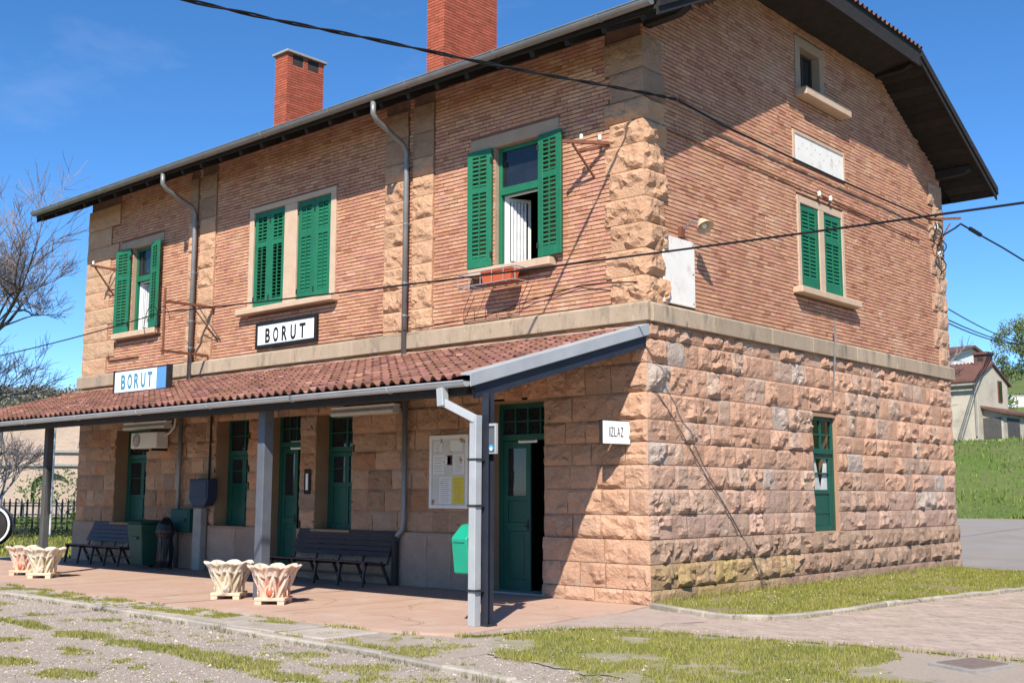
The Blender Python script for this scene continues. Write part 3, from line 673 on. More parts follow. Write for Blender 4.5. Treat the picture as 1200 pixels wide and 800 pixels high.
# attic casement
mb = MB(GA)
for q in ((5.22, 5.27, -0.2, -0.15, 9.262, 10.15), (5.97, 6.02, -0.2, -0.15, 9.262, 10.15), (5.27, 5.97, -0.198, -0.152, 10.1, 10.15), (5.27, 5.97, -0.198, -0.152, 9.262, 9.31), (5.6, 5.64, -0.198, -0.152, 9.31, 10.1)): mb.box(*q)
w = mb.build('window', 'bench', B)
for a, b in ((5.27, 5.6), (5.64, 5.97)): MB(GA).box(a, b, -0.18, -0.174, 9.31, 10.1).build('pane', 'darkglass', w)
def low_window(fr, s0, s1, z0, z1, zt, dep, panel_z, glass='darkglass', curtain=False):
    d0, d1 = -dep, -dep + 0.06; f = 0.08
    mb = MB(fr)
    for q in ((s0, s0 + f, d0, d1, z0, z1), (s1 - f, s1, d0, d1, z0, z1), (s0 + f, s1 - f, d0, d1 - .003, z1 - .07, z1), (s0 + f, s1 - f, d0, d1 + .03, zt, zt + 0.1)): mb.box(*q)
    w = mb.build('window', 'teal', B, bevel=0.004)
    mid = (s0 + s1) / 2
    mb = MB(fr); mb.box(mid - .025, mid + .025, d0 + .01, d1 - .01, zt + .1, z1 - .07); mb.box(s0 + f, s1 - f, d0 + .012, d1 - .012, (zt + z1) / 2, (zt + z1) / 2 + .03)
    mb.build('glazing_bar', 'teal', w)
    MB(fr).box(s0 + f, s1 - f, d0 + .02, d0 + .026, zt + .1, z1 - .07).build('pane', glass, w)
    for a, b in ([(s0 + f + .004, s1 - f - .004)] if curtain else [(s0 + f + .004, mid - .004), (mid + .004, s1 - f - .004)]):
        mb = MB(fr); g = 0.11 if curtain else 0.06
        for q in ((a, a + g, d0 + .005, d1 - .008, z0, zt - .004), (b - g, b, d0 + .005, d1 - .008, z0, zt - .004), (a + g, b - g, d0 + .006, d1 - .01, zt - .09, zt - .005), (a + g, b - g, d0 + .006, d1 - .01, panel_z, panel_z + .08), (a + g, b - g, d0 + .006, d1 - .01, z0, z0 + .1), (a + g, b - g, d0 + .012, d0 + .03, z0 + .1, panel_z), (a + g, b - g, d0 + .012, d1 - .018, (z0 + panel_z) / 2 - .02, (z0 + panel_z) / 2 + .02)): mb.box(*q)
        if not curtain or True: mb.box(a + g, b - g, d0 + .01, d1 - .014, (panel_z + zt) / 2, (panel_z + zt) / 2 + .025)
        lf = mb.build('window_leaf', 'teal', w, bevel=0.004)
        MB(fr).box(a + g, b - g, d0 + .015, d0 + .02, panel_z + .08, zt - .09).build('pane', 'clearglass' if curtain else glass, w)
        if curtain:
            for c0, c1, c2 in ((a + g, .60, .22), (b - g, -.46, -.14)):      # a drawn curtain on each side
                mb = MB(fr); n = 9; ww = b - a - 2 * g
                vs = [(c0 + ww * (c1 if k == 0 else c2) * i / n, d0 + .006 - .012 * (i % 2), zz) for k, zz in enumerate((panel_z + .05, zt - .05)) for i in range(n + 1)]
                mb.add(vs, [(i, i + 1, i + n + 2, i + n + 1) for i in range(n)]); mb.build('curtain', 'curtain', w)
    return w
low_window(FA, -15.45, -14.05, 0.94, 3.10, 2.42, 0.36, 1.5)
low_window(FA, -11.25, -10.08, 0.94, 3.22, 2.42, 0.36, 1.75)
low_window(FA, -7.84, -6.75, 0.94, 3.13, 2.42, 0.36, 1.75)
low_window(GA, 5.20, 6.17, 0.94, 3.05, 2.36, 0.11, 1.62, glass='glass', curtain=True)
def door(fr, s0, s1, z1, zt, dep, leaf_right_open):
    d0, d1 = -dep, -dep + 0.07; f = 0.08; mid = (s0 + s1) / 2 + 0.06
    mb = MB(fr)
    for q in ((s0, s0 + f, d0, d1, 0, z1), (s1 - f, s1, d0, d1, 0, z1), (s0 + f, s1 - f, d0, d1 - .003, z1 - .08, z1), (s0 + f, s1 - f, d0, d1 + .03, zt, zt + .1)): mb.box(*q)
    D_ = mb.build('door', 'teal', B, bevel=0.004)
    mb = MB(fr)
    for k in (1, 2, 3): 
        sx = s0 + f + (s1 - s0 - 2 * f) * k / 4; mb.box(sx - .014, sx + .014, d0 + .012, d1 - .012, zt + .1, z1 - .08)
    mb.box(s0 + f, s1 - f, d0 + .014, d1 - .014, (zt + z1) / 2, (zt + z1) / 2 + .025); mb.build('glazing_bar', 'teal', D_)
    MB(fr).box(s0 + f, s1 - f, d0 + .02, d0 + .026, zt + .1, z1 - .08).build('pane', 'darkglass', D_)
    def leaf(lf, a, b):
        g = 0.10; mb = MB(lf)
        for q in ((a, a + g, -.025, .022, 0.02, zt - .004), (b - g, b, -.025, .022, 0.02, zt - .004), (a + g, b - g, -.024, .02, .02, .22), (a + g, b - g, -.024, .02, 1.0, 1.14), (a + g, b - g, -.024, .02, zt - .13, zt - .005), (a + g, b - g, -.01, .004, .22, 1.0), (a + g + .05, b - g - .05, -.01, .014, .30, .92), (a + g, b - g, -.01, .002, 1.14, 1.5), (a + g, b - g, -.024, .02, 1.5, 1.58)): mb.box(*q)
        o = mb.build('door_leaf', 'teal', D_, bevel=0.005)
        MB(lf).box(a + g, b - g, -.004, .002, 1.58, zt - .13).build('pane', 'darkglass', D_)
        MB(lf).box(b - .07, b - .03, .022, .03, 1.0, 1.2).box(b - .12, b - .03, .03, .055, 1.07, 1.09).build('handle', 'iron', D_, bevel=0.003)
    leaf(Frame(fr(0, d0 + .035, 0), fr.es, fr.en), s0 + f + .004, mid - .003)
    c, sn = math.cos(R(82)), math.sin(R(82))          # the other leaf stands open into the dark hall
    lf = Frame(fr(s1 - f, d0 + .0, 0), -fr.es * c - fr.en * sn, -fr.en * c + fr.es * sn)
    leaf(lf, 0.0, s1 - f - mid)
    MB(fr).box(s0 - .02, s1 + .02, -dep - .1, 0.06, 0.0, 0.035).build('threshold', 'concrete', D_, bevel=0.008)
    return D_
door(FA, -3.27, -2.0, 3.12, 2.50, 0.36, True)
door(FA, -9.42, -8.33, 3.28, 2.55, 0.36, True)
# walls and floors behind, coloured dark to stand in for unlit rooms
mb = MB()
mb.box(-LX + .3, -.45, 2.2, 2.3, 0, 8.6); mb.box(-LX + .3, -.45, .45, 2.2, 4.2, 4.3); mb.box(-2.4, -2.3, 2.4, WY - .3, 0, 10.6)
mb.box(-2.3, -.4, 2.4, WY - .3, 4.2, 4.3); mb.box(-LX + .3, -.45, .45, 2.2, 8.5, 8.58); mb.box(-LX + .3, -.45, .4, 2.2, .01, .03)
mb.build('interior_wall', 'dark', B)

# --- main roof
def tile_profile(p=0.2): return [(0.0, 0.02), (0.03, 0.0), (0.08, 0.0), (0.105, 0.035), (0.128, 0.058), (0.152, 0.064), (0.176, 0.05), (0.2, 0.02)]
def tile_field(mb, o, ex, ev, en, ncol, nrow, inside, p=0.2, ex_len=0.36, lift=0.03, r=None):
    r = r or random.Random(3); prof = tile_profile()
    for j in range(nrow):
        for i in range(ncol):
            if not inside((i + 0.5) * p, (j + 0.5) * ex_len): continue
            v = r.uniform(0.8, 1.2); t = (v, v * r.uniform(0.9, 1.1), v * r.uniform(0.9, 1.1)); jx = r.uniform(-.006, .006)
            vs = [o + ex * (i * p + x + jx) + ev * (j * ex_len + w) + en * (zz + (lift if k == 0 else 0.0)) for k, w in ((0, -0.02), (1, ex_len + 0.04)) for x, zz in prof]
            n = len(prof); mb.add(vs, [(q, q + 1, n + q + 1, n + q) for q in range(n - 1)], t)
ang = math.atan(SLOPE); ca, sa = math.cos(ang), math.sin(ang)
RL = RX1 - RX0; SLEN = (WY / 2 - EAVE_Y) / ca; HV = (HIP_Z - EAVE_Z) / sa       # slope length, slope distance where the hips start
HIN = 2.4                                                                   # horizontal run of each clipped hip
def inside_slope(x, v):
    if v > SLEN: return False
    k = max(0.0, (v - HV) / (SLEN - HV)) * HIN
    return k - 0.1 < x < RL - k + 0.1
roof_bm = MB()
yR = WY / 2; zR = EAVE_Z + SLOPE * (yR - EAVE_Y); yh0 = EAVE_Y + (HIP_Z - EAVE_Z) / SLOPE; yh1 = WY - yh0; yE = WY - EAVE_Y
TH = 0.14
top = [(RX0, EAVE_Y, EAVE_Z), (RX1, EAVE_Y, EAVE_Z), (RX1, yh0, HIP_Z), (RX1 - HIN, yR, zR), (RX0 + HIN, yR, zR), (RX0, yh0, HIP_Z), (RX1, yh1, HIP_Z), (RX1, yE, EAVE_Z), (RX0, yE, EAVE_Z), (RX0, yh1, HIP_Z)]
bot = [(x, y, z - TH) for x, y, z in top]
fs = [(0, 1, 2, 3, 4, 5), (8, 9, 4, 3, 6, 7), (2, 6, 3), (5, 4, 9)]
roof_bm.add([(x, y, z - 0.02) for x, y, z in top], fs)
loop = [0, 1, 2, 6, 7, 8, 9, 5]
vs = [(top[i][0], top[i][1], top[i][2] - 0.02) for i in loop] + [bot[i] for i in loop]; k = len(loop)
roof_bm.add(vs, [(i, (i + 1) % k, k + (i + 1) % k, k + i) for i in range(k)])
main_roof = roof_bm.build('roof', 'wood', B)
tm = MB(); X = Vector((1, 0, 0))
tile_field(tm, Vector((RX0, EAVE_Y - 0.04, EAVE_Z - 0.03)), X, Vector((0, ca, sa)), Vector((0, -sa, ca)), int(RL / 0.2) + 1, 22, lambda x, v: inside_slope(x, v), r=random.Random(11))
tile_field(tm, Vector((RX1, yE + 0.03, EAVE_Z - 0.05)), -X, Vector((0, -ca, sa)), Vector((0, sa, ca)), int(RL / 0.2) + 1, 22, lambda x, v: inside_slope(x, v), r=random.Random(12))
hs = (zR - HIP_Z) / HIN; ha = math.atan(hs); hc, hsn = math.cos(ha), math.sin(ha); HW = yh1 - yh0; HLEN = HIN / hc
def inside_hip(x, v): k = v / HLEN * HW / 2; return v < HLEN and k - .1 < x < HW - k + .1
tile_field(tm, Vector((RX1 + .05, yh0, HIP_Z - 0.01)), Vector((0, 1, 0)), Vector((-hc, 0, hsn)), Vector((hsn, 0, hc)), int(HW / .2) + 1, 8, inside_hip, r=random.Random(13))
tile_field(tm, Vector((RX0 - .05, yh1, HIP_Z - 0.01)), Vector((0, -1, 0)), Vector((hc, 0, hsn)), Vector((-hsn, 0, hc)), int(HW / .2) + 1, 8, inside_hip, r=random.Random(14))
tm.build('roof_tile', 'oldtile', main_roof, kind='stuff')
# ridge and verge tiles
tm = MB()
def capline(a, b, r_=0.1, step=0.4):
    a = Vector(a); b = Vector(b); n = max(1, int((b - a).length / step))
    for i in range(n): tm.tube([a.lerp(b, i / n), a.lerp(b, (i + 1.08) / n)], r_, 8, (rnd.uniform(.8, 1.2),) * 3, r2=r_ * 0.9)
capline((RX0 + HIN, yR, zR + .03), (RX1 - HIN, yR, zR + .03))
for xa, xb in ((RX1, RX1 - HIN), (RX0, RX0 + HIN)):
    capline((xa, yh0, HIP_Z + .03), (xb, yR, zR + .03)); capline((xa, yh1, HIP_Z + .03), (xb, yR, zR + .03))
    capline((xa, EAVE_Y, EAVE_Z + .03), (xa, yh0, HIP_Z + .03), 0.07); capline((xa, yE, EAVE_Z + .03), (xa, yh1, HIP_Z + .03), 0.07)
tm.build('ridge_tile', 'oldtile', main_roof)
# soffit boards, rafters, barge boards, purlins
sof = 0
def soffit_board(vs): 
    MB().add(vs, [(0, 1, 2, 3), (7, 6, 5, 4), (0, 4, 5, 1), (1, 5, 6, 2), (2, 6, 7, 3), (3, 7, 4, 0)]).build('soffit_board', 'soffit', main_roof)
def slope_pt(x, y, dz): yy = y if y < yR else WY - y; return (x, y, EAVE_Z + SLOPE * (yy - EAVE_Y) - TH + dz)
nb = 18
for side in (0, 1):                                 # boards under the gable verge
    for i in range(nb):
        y0 = EAVE_Y + 0.03 + (yh0 - EAVE_Y) * i / nb; y1 = y0 + (yh0 - EAVE_Y) / nb - 0.012
        if side: y0, y1 = WY - y1, WY - y0
        t = rnd.uniform(0.0, 0.006)
        vs = [slope_pt(-0.05, y0, -.002), slope_pt(RX1 - .02, y0, -.002), slope_pt(RX1 - .02, y1, -.002), slope_pt(-0.05, y1, -.002)]
        soffit_board([(a, b, c - 0.022 - t) for a, b, c in vs] + vs)
rf = 0
for x in np.arange(RX0 + 0.15, RX1 - 0.1, 0.72):    # rafter ends under the platform eave
    a = slope_pt(x, EAVE_Y + 0.06, -0.055); b = slope_pt(x, 0.3, -0.055)
    MB().bar(a, b, 0.09, 0.11).build('rafter', 'wood', main_roof)
def barge(x, sgn):
    for side in (0, 1):
        for dz0, dz1, xo, nm in ((-0.24, 0.03, 0.0, 'barge_board'), (-0.12, 0.05, 0.035, 'barge_board')):
            pts = [(EAVE_Y, EAVE_Z), (yh0, HIP_Z)]
            if side: pts = [(WY - a, b) for a, b in pts][::-1]
            (y0, z0), (y1, z1) = pts; x0 = x + sgn * xo; x1 = x0 + sgn * 0.032
            vs = [(xx, yy, zz + dz) for xx in (x0, x1) for yy, zz, dz in ((y0, z0, dz0), (y1, z1, dz0), (y1, z1, dz1), (y0, z0, dz1))]
            MB().add(vs, [(0, 1, 2, 3), (7, 6, 5, 4), (0, 4, 5, 1), (1, 5, 6, 2), (2, 6, 7, 3), (3, 7, 4, 0)]).build(nm, 'wood', main_roof)
    MB().box(min(x, x + sgn * .04), max(x, x + sgn * .04), yh0, yh1, HIP_Z - 0.34, HIP_Z + 0.03).build('hip_fascia', 'wood', main_roof)
    # boarding between gable wall and hip eave
    xi = -0.05 if sgn > 0 else -LX + 0.05
    MB().add([(xi, yh0 - .3, HIP_Z - .165 - .15), (x, yh0, HIP_Z - .165), (x, yh1, HIP_Z - .165), (xi, yh1 + .3, HIP_Z - .315), (xi, yR + 1.9, 11.25), (xi, yR - 1.9, 11.25)], [(0, 1, 2, 3), (0, 3, 4, 5)]).build('hip_soffit', 'soffit', main_roof)
barge(RX1, 1); barge(RX0, -1)
for y in (0.12, yh0, yh1, WY - 0.12):
    z = slope_pt(0, y, 0)[2]
    mb = MB(); mb.prism([(-0.4, z - 0.24), (0.62, z - 0.20), (0.80, z - 0.12), (0.80, z - 0.03), (-0.4, z - 0.03)], y - 0.08, y + 0.08, 'd'); mb.build('purlin', 'wood', main_roof)
mb = MB(FA); mb.box(RX0 + .02, RX1 - .02, 0.93, 0.96, EAVE_Z - .125, EAVE_Z - .01); mb.build('eave_fascia', 'wood', main_roof)
# gutter: half round channel with brackets
def gutter(x0, x1, y, z, r, m, parent):
    n = 8; pr = [(y - r * math.cos(math.pi * k / n), z - r * math.sin(math.pi * k / n)) for k in range(n + 1)]
    pr2 = [(y - (r - .012) * math.cos(math.pi * k / n), z - (r - .012) * math.sin(math.pi * k / n)) for k in range(n, -1, -1)]
    mb = MB(); poly = pr + pr2
    vs = [(x, a, b) for x in (x0, x1) for a, b in poly]; k = len(poly)
    mb.add(vs, [(i, (i + 1) % k, k + (i + 1) % k, k + i) for i in range(k)])
    for x in (x0, x1): mb.add([(x, a, b) for a, b in pr], [tuple(range(n + 1))])
    mb.tube([(x0, y - r, z), (x1, y - r, z)], 0.012, 6)
    g = mb.build('gutter', m, parent, smooth=False)
    x = x0 + 1.4
    while x < x1:
        MB().tube([(x, y - (r + .006) * math.cos(math.pi * k / n), z - (r + .006) * math.sin(math.pi * k / n)) for k in range(n + 1)], 0.008, 4).build('gutter_bracket', m, g); x += 2.1
    return g
gutter(RX0, RX1 - 0.02, EAVE_Y - 0.10, EAVE_Z - 0.015, 0.09, 'zinc', B)
def downpipe(x, xtop, z_end):
    y0 = EAVE_Y - 0.09
    mb = MB(); pts = [(xtop, y0, EAVE_Z - .14), (xtop, y0, EAVE_Z - .36), (xtop + (x - xtop) * .1, y0 + .1, EAVE_Z - .46), (x, -0.22, 8.02), (x, -0.13, 7.88), (x, -0.13, 7.7), (x, -0.13, z_end)]
    mb.tube(pts, 0.05, 10); dp = mb.build('downpipe', 'zinc', B, smooth=True)
    for z in (7.6, 6.5, 5.4, 4.8):
        if z > z_end: MB().tube([(x, -0.13, z), (x, -0.13, z + .04)], 0.058, 10).box(x - .012, x + .012, -.1, .02, z + .01, z + .03).build('pipe_clip', 'zinc', dp)
downpipe(-5.24, -5.12, 4.1); downpipe(-12.24, -12.1, 4.1)
mb = MB(); mb.tube([(-5.20, -0.12, 3.9), (-5.19, -0.12, 1.15), (-5.21, -0.12, .98), (-5.32, -0.14, .88), (-5.36, -0.15, .78)], 0.05, 10); p_ = mb.build('downpipe', 'zinc', B, smooth=True)
MB().tube([(-5.37, -.15, .86), (-5.37, -.15, 0.0)], 0.065, 10).tube([(-5.37, -.15, .80), (-5.37, -.15, .86)], .08, 10).build('cast_iron_foot', 'iron', p_)
mb = MB(); mb.tube([(-12.5, -0.12, 3.9), (-12.5, -0.12, .0)], 0.05, 10); mb.build('downpipe', 'zinc', B, smooth=True)

# chimneys
def chimney(x0, x1, y0, y1, z0, z1, openings=True):
    mb = MB(); d = 0.012
    mb.box(x0 + d, x1 - d, y0 + d, y1 - d, z0, z1)
    c = mb.build('chimney', 'chim_mortar', B)
    bb = MB(); k = 0; z = z0
    faces = [Frame((x0, y0, 0), (1, 0, 0), (0, -1, 0)), Frame((x1, y0, 0), (0, 1, 0), (1, 0, 0)), Frame((x1, y1, 0), (-1, 0, 0), (0, 1, 0)), Frame((x0, y1, 0), (0, -1, 0), (-1, 0, 0))]
    lens = [x1 - x0, y1 - y0, x1 - x0, y1 - y0]
    while z + CH < z1 + .001:
        for fi, (fr, L_) in enumerate(zip(faces, lens)):
            off = BL / 2 * ((k + fi) % 2)
            blk = [(.14 * L_, .42 * L_), (.56 * L_, .86 * L_)] if openings and fi in (1, 3) and z1 - .32 < z < z1 - .08 else []
            for lo, hi in free_intervals(0, L_, blk):
                s = -off
                while s < hi:
                    a, b = max(s, lo), min(s + BL, hi)
                    if b - a > .03:
                        v = rnd.uniform(.82, 1.15); dd = rnd.uniform(0, .005)
                        a_, b_ = a + (.005 if a > 0 else 0), b - (.005 if b < L_ else 0)
                        bb.add([(a_, -.012, z + .006), (b_, -.012, z + .006), (b_, -.012, z + CH - .006), (a_, -.012, z + CH - .006), (a_, dd, z + .006), (b_, dd, z + .006), (b_, dd, z + CH - .006), (a_, dd, z + CH - .006)], [(4, 7, 6, 5), (0, 4, 5, 1), (1, 5, 6, 2), (2, 6, 7, 3), (3, 7, 4, 0)], (v, v, v), fr)
                    s += BL
        z += CH; k += 1
    bb.build('chimney_brick', 'chim_brick', c, kind='stuff')
    if openings:
        L_ = y1 - y0
        mb = MB()
        for a, b in ((.14, .42), (.56, .86)): mb.box(x1 - d - .001, x1 - d + .003, y0 + a * L_, y0 + b * L_, z1 - .31, z1 - .01)
        mb.build('flue_opening', 'dark', c)
    MB().box(x0 - .07, x1 + .07, y0 - .07, y1 + .07, z1, z1 + .07).build('chimney_cap', 'concrete', c, bevel=.01)
chimney(-13.72, -13.2, 3.0, 4.17, 10.2, 12.90)
chimney(-8.02, -7.47, 3.0, 4.74, 10.2, 13.5)

# things fixed in the gable wall
mb = MB(GA); mb.box(4.83, 6.95, -.02, .012, 7.83, 8.41); pl = mb.build('plaque_recess', 'whitepanel', B)
mb = MB(GA)
for q in ((4.82, 4.88, .0, .03, 7.82, 8.42), (6.90, 6.96, .0, .03, 7.82, 8.42), (4.88, 6.90, .0, .029, 8.36, 8.42)): mb.box(*q)
mb.build('plaque_frame', 'pale', pl)
mb = MB(GA)
for i in range(11): 
    s = 5.05 + .17 * i; z = 8.02 + (.16 if i % 3 else .05) + .03 * math.sin(i * 2.1); mb.box(s, s + .014, .012, .015, z, z + .018)
mb.build('bolt_hole', 'iron', pl)
mb = MB(); mb.tube([(0.02, .60, 7.36), (.03, 2.6, 7.355), (.03, 5.8, 7.335), (.03, 10.6, 7.25)], .014, 6); mb.build('conduit', 'rust', B)

# ------------------------------------------------------------------ platform awning
A = thing('platform_awning', (-8.7, -1.9, 0), 'long lean-to awning of terracotta tiles on posts along the station front', 'awning')
AX0, AX1 = -17.45, 0.02
AY, AZ, AYW, AZW = -3.86, 3.02, -0.10, 4.05
aang = math.atan2(AZW - AZ, AYW - AY); ac, asn = math.cos(aang), math.sin(aang); ALEN = math.hypot(AZW - AZ, AYW - AY)
def apt(x, y, dz=0.0): return (x, y, AZ + (y - AY) * (AZW - AZ) / (AYW - AY) + dz)
nbd = 26; bw = (AYW - AY - .12) / nbd
mb = MB()
mb.add([apt(AX0, AY + .06, -.03), apt(AX1, AY + .06, -.03), apt(AX1, AYW, -.03), apt(AX0, AYW, -.03), apt(AX0, AY + .06, -.055), apt(AX1, AY + .06, -.055), apt(AX1, AYW, -.055), apt(AX0, AYW, -.055)], BOXF)
deck = mb.build('roof_deck', 'soffit', A)
for i in range(nbd):
    y0 = AY + .1 + i * bw; y1 = y0 + bw - .01
    vs = [apt(AX0 + .02, y0, -.085), apt(AX1 - .02, y0, -.085), apt(AX1 - .02, y1, -.085), apt(AX0 + .02, y1, -.085), apt(AX0 + .02, y0, -.058), apt(AX1 - .02, y0, -.058), apt(AX1 - .02, y1, -.058), apt(AX0 + .02, y1, -.058)]
    MB().add(vs, BOXF).build('soffit_board', 'soffit', deck)
# tiles: the 300 that show largest one by one, the rest together
TP, TR = 0.1945, 0.352
prof = [(x * TP / 0.2, z) for x, z in tile_profile()]
ncol = int((AX1 - AX0) / TP); nrow = 11
o0 = Vector((AX0, AY - .02, AZ + .005)); EV = Vector((0, ac, asn)); EN = Vector((0, -asn, ac))
def tile_verts(lift=0.032):
    vs = [(x, w, zz + l) for w, l in ((-.02, lift), (TR + .05, 0.0)) for x, zz in prof]; n = len(prof)
    vs += [(x, -.018, zz + lift - .016) for x, zz in prof]
    fs = [(q, q + 1, n + q + 1, n + q) for q in range(n - 1)] + [(2 * n + q, 2 * n + q + 1, q + 1, q) for q in range(n - 1)]
    return vs, fs
TV, TF = tile_verts()
tiles = []
for j in range(nrow):
    for i in range(ncol):
        p = o0 + Vector((i * TP, 0, 0)) + EV * (j * TR); dv = CAM - p
        tiles.append((dv.normalized().dot(EN) / dv.length_squared * (1.5 if j == 0 else 1), i, j, p))
tiles.sort(key=lambda q: -q[0])
TPOOL = []
for k in range(10):
    r = random.Random(60 + k); v = r.uniform(.75, 1.25); t = (v, v * r.uniform(.9, 1.12), v * r.uniform(.88, 1.1))
    if k == 7: t = (1.5, 1.7, 1.7)
    if k == 8: t = (.6, .62, .66)
    mb = MB(); mb.add(TV, TF, t); TPOOL.append(mb)
rest = MB(); pooled = {}
for q, (sc_, i, j, p) in enumerate(tiles):
    r = random.Random(i * 31 + j * 7); k = r.randrange(10) if r.random() < .5 else r.randrange(7)
    jx, jz, jr = r.uniform(-.006, .006), r.uniform(-.004, .006), r.uniform(-.012, .012)
    if q < 300:
        if k not in pooled: o = TPOOL[k].build('roof_tile', 'tile', deck, origin=(0, 0, 0)); pooled[k] = o.data
        else: o = link('roof_tile', pooled[k], deck)
        o.location = p + Vector((jx, 0, jz)) - WLOC[deck.name]; o.rotation_euler = (aang, 0, jr)
    else:
        rest.add([p + Vector((x + jx, 0, jz)) + EV * w + EN * zz for x, w, zz in TV], TF, TPOOL[k].t[0])
rest.build('roof_tile', 'tile', deck, kind='stuff')
mb = MB()                                             # mortar fillet where the tiles meet the wall
n = 60; vs = []
for i in range(n + 1):
    x = AX0 + (AX1 - AX0) * i / n; j = rnd.uniform(-.02, .02)
    vs += [(x, -.03, 4.16 + j * .5), (x, AYW - .16 + j, 4.06), (x, AYW - .20 + j, 4.02)]
mb.add(vs, [(3 * i + q, 3 * i + q + 1, 3 * i + q + 4, 3 * i + q + 3) for i in range(n) for q in (0, 1)]); mb.build('mortar_fillet', 'stone_joint', A)
for i in range(24):                                   # half tiles bedded along the wall
    x = AX0 + .3 + i * .72 + rnd.uniform(-.2, .2)
    if rnd.random() < .5: continue
    MB().box(-.08, .08, -.03, .03, -.012, .012).build('flashing_tile', 'stone_joint', A, origin=(0, 0, 0)).location = Vector((x, -.24, 4.085)) - WLOC[A.name]
mb = MB(); mb.box(AX0, AX1 - .06, AY + .0, AY + .04, 2.85, 3.0); mb.build('front_fascia', 'wood', A)
mb = MB(); mb.box(AX0 + .05, AX1 - .02, -3.62, -3.46, 2.87, 2.99); mb.build('front_beam', 'wood', A)
for x in np.arange(AX0 + .5, AX1 - .3, 1.15): MB().bar(apt(x, -3.5, -.14), apt(x, -.05, -.14), .08, .11).build('rafter', 'wood', A)
MB().bar(apt(AX1 - .03, AY + .12, -.16), apt(AX1 - .03, -.02, -.16), .07, .20).build('verge_beam', 'darksteel', A)
for a, b in ((AY - .03, -2.35), (-2.34, -1.05), (-1.04, -.02)):      # folded sheet along the verge, in three lengths
    vs = []
    for y in (a, b):
        for dx, dz in ((-.12, .10), (.045, .095), (.06, .085), (.06, -.075), (.045, -.085), (.045, .06), (-.12, .075)): x_, y_, z_ = apt(AX1 + dx, y, dz); vs.append((x_, y_, z_))
    n = 7; MB().add(vs, [(i, (i + 1) % n, n + (i + 1) % n, n + i) for i in range(n)] + [tuple(range(n - 1, -1, -1)), tuple(range(n, 2 * n))]).build('verge_flashing', 'palezinc', A)
g = gutter(AX0, AX1 + .04, AY - .085, 2.995, 0.068, 'palezinc', A)
def hpost(x, y, m, w=.14, top=2.87):
    mb = MB(); t = .014
    mb.box(x - w / 2, x + w / 2, y - w / 2, y - w / 2 + t, .02, top).box(x - w / 2, x + w / 2, y + w / 2 - t, y + w / 2, .02, top).box(x - t / 2, x + t / 2, y - w / 2 + t, y + w / 2 - t, .02, top)
    p = mb.build('post', m, A); MB().box(x - w * .8, x + w * .8, y - w * .8, y + w * .8, 0, .022).build('base_plate', m, p); return p
hpost(.085, -3.58, 'darksteel', .11)
mb = MB(); mb.box(-4.91, -4.73, -3.49, -3.31, .0, 2.98); mb.build('post', 'steelblue', A, bevel=.012)
mb = MB(); mb.box(-12.45, -12.31, -3.25, -3.11, .0, 3.03); mb.build('post', 'greywood', A, bevel=.012)
mb = MB(); mb.bar((-12.29, -3.2, 2.1), (-12.27, -3.15, 1.2), .04); mb.build('brace', 'iron', A)
mb = MB()                                             # square pale downpipe on the near post
def sqpipe(mb, pts, w):
    for a, b in zip(pts[:-1], pts[1:]): mb.bar(a, b, w, w)
sqpipe(mb, [(-.36, -3.96, 2.93), (-.34, -3.96, 2.70)], .11); sqpipe(mb, [(-.36, -3.95, 2.76), (.05, -3.76, 2.53)], .10)
sqpipe(mb, [(.035, -3.75, 2.58), (.005, -3.73, .0)], .115)
dp = mb.build('downpipe', 'palezinc', A, bevel=.006)
for z in (2.02, 1.45, .42): MB().box(-.055, .10, -3.81, -3.66, z, z + .025).build('pipe_clip', 'iron', dp)

# ------------------------------------------------------------------ signs and fittings
t = thing('station_name_sign', (-8.86, -.05, 4.6), 'white enamel sign reading BORUT in a black frame under the paired windows', 'sign')
MB(FA).box(-9.84, -7.88, .03, .07, 4.61, 5.13).build('panel', 'sign', t)
mb = MB(FA)
for q in ((-9.87, -9.80, .02, .085, 4.60, 5.14), (-7.92, -7.85, .02, .085, 4.60, 5.14), (-9.80, -7.92, .021, .083, 5.075, 5.14), (-9.80, -7.92, .021, .10, 4.60, 4.665)): mb.box(*q)
mb.build('frame', 'ink', t, bevel=.004)
for k, (ch, a, b) in enumerate((('B', -9.53, -9.37), ('O', -9.26, -9.09), ('R', -8.97, -8.80), ('U', -8.68, -8.51), ('T', -8.39, -8.20))):
    text_part(ch, 'ink', t, FA, a, b, 4.70, 5.00, .074, bold=.024, name='letter')

t = thing('light_box_sign', (-11.6, -1.6, 3.5), 'faded pale blue sign reading BORUT standing on the awning tiles', 'sign')
MB(FA).box(-12.67, -11.02, 1.58, 1.66, 3.73, 4.17).build('panel', 'lightblue', t, bevel=.004)
MB(FA).box(-11.015, -10.62, 1.58, 1.658, 3.73, 4.17).build('end_panel', 'bluepanel', t, bevel=.004)
for x in (-12.69, -10.6): MB(FA).box(x - .018, x + .018, 1.55, 1.68, 3.70, 4.21).build('end_strip', 'iron', t)
MB(FA).box(-12.67, -10.62, 1.60, 1.64, 4.172, 4.19).build('top_strip', 'iron', t)
for x in (-11.95, -10.98): MB().box(x - .022, x + .022, -1.64, -1.6, 3.42, 3.735).build('support', 'iron', t)
MB().box(-12.1, -10.4, -1.75, -1.71, 3.60, 3.635).build('foot_rail', 'iron', t)
for ch, a, b in (('B', -12.40, -12.23), ('O', -12.14, -11.96), ('R', -11.87, -11.69), ('U', -11.60, -11.43), ('T', -11.35, -11.17)):
    text_part(ch, 'blueletter', t, FA, a, b, 3.79, 4.10, 1.663, bold=.024, name='letter')

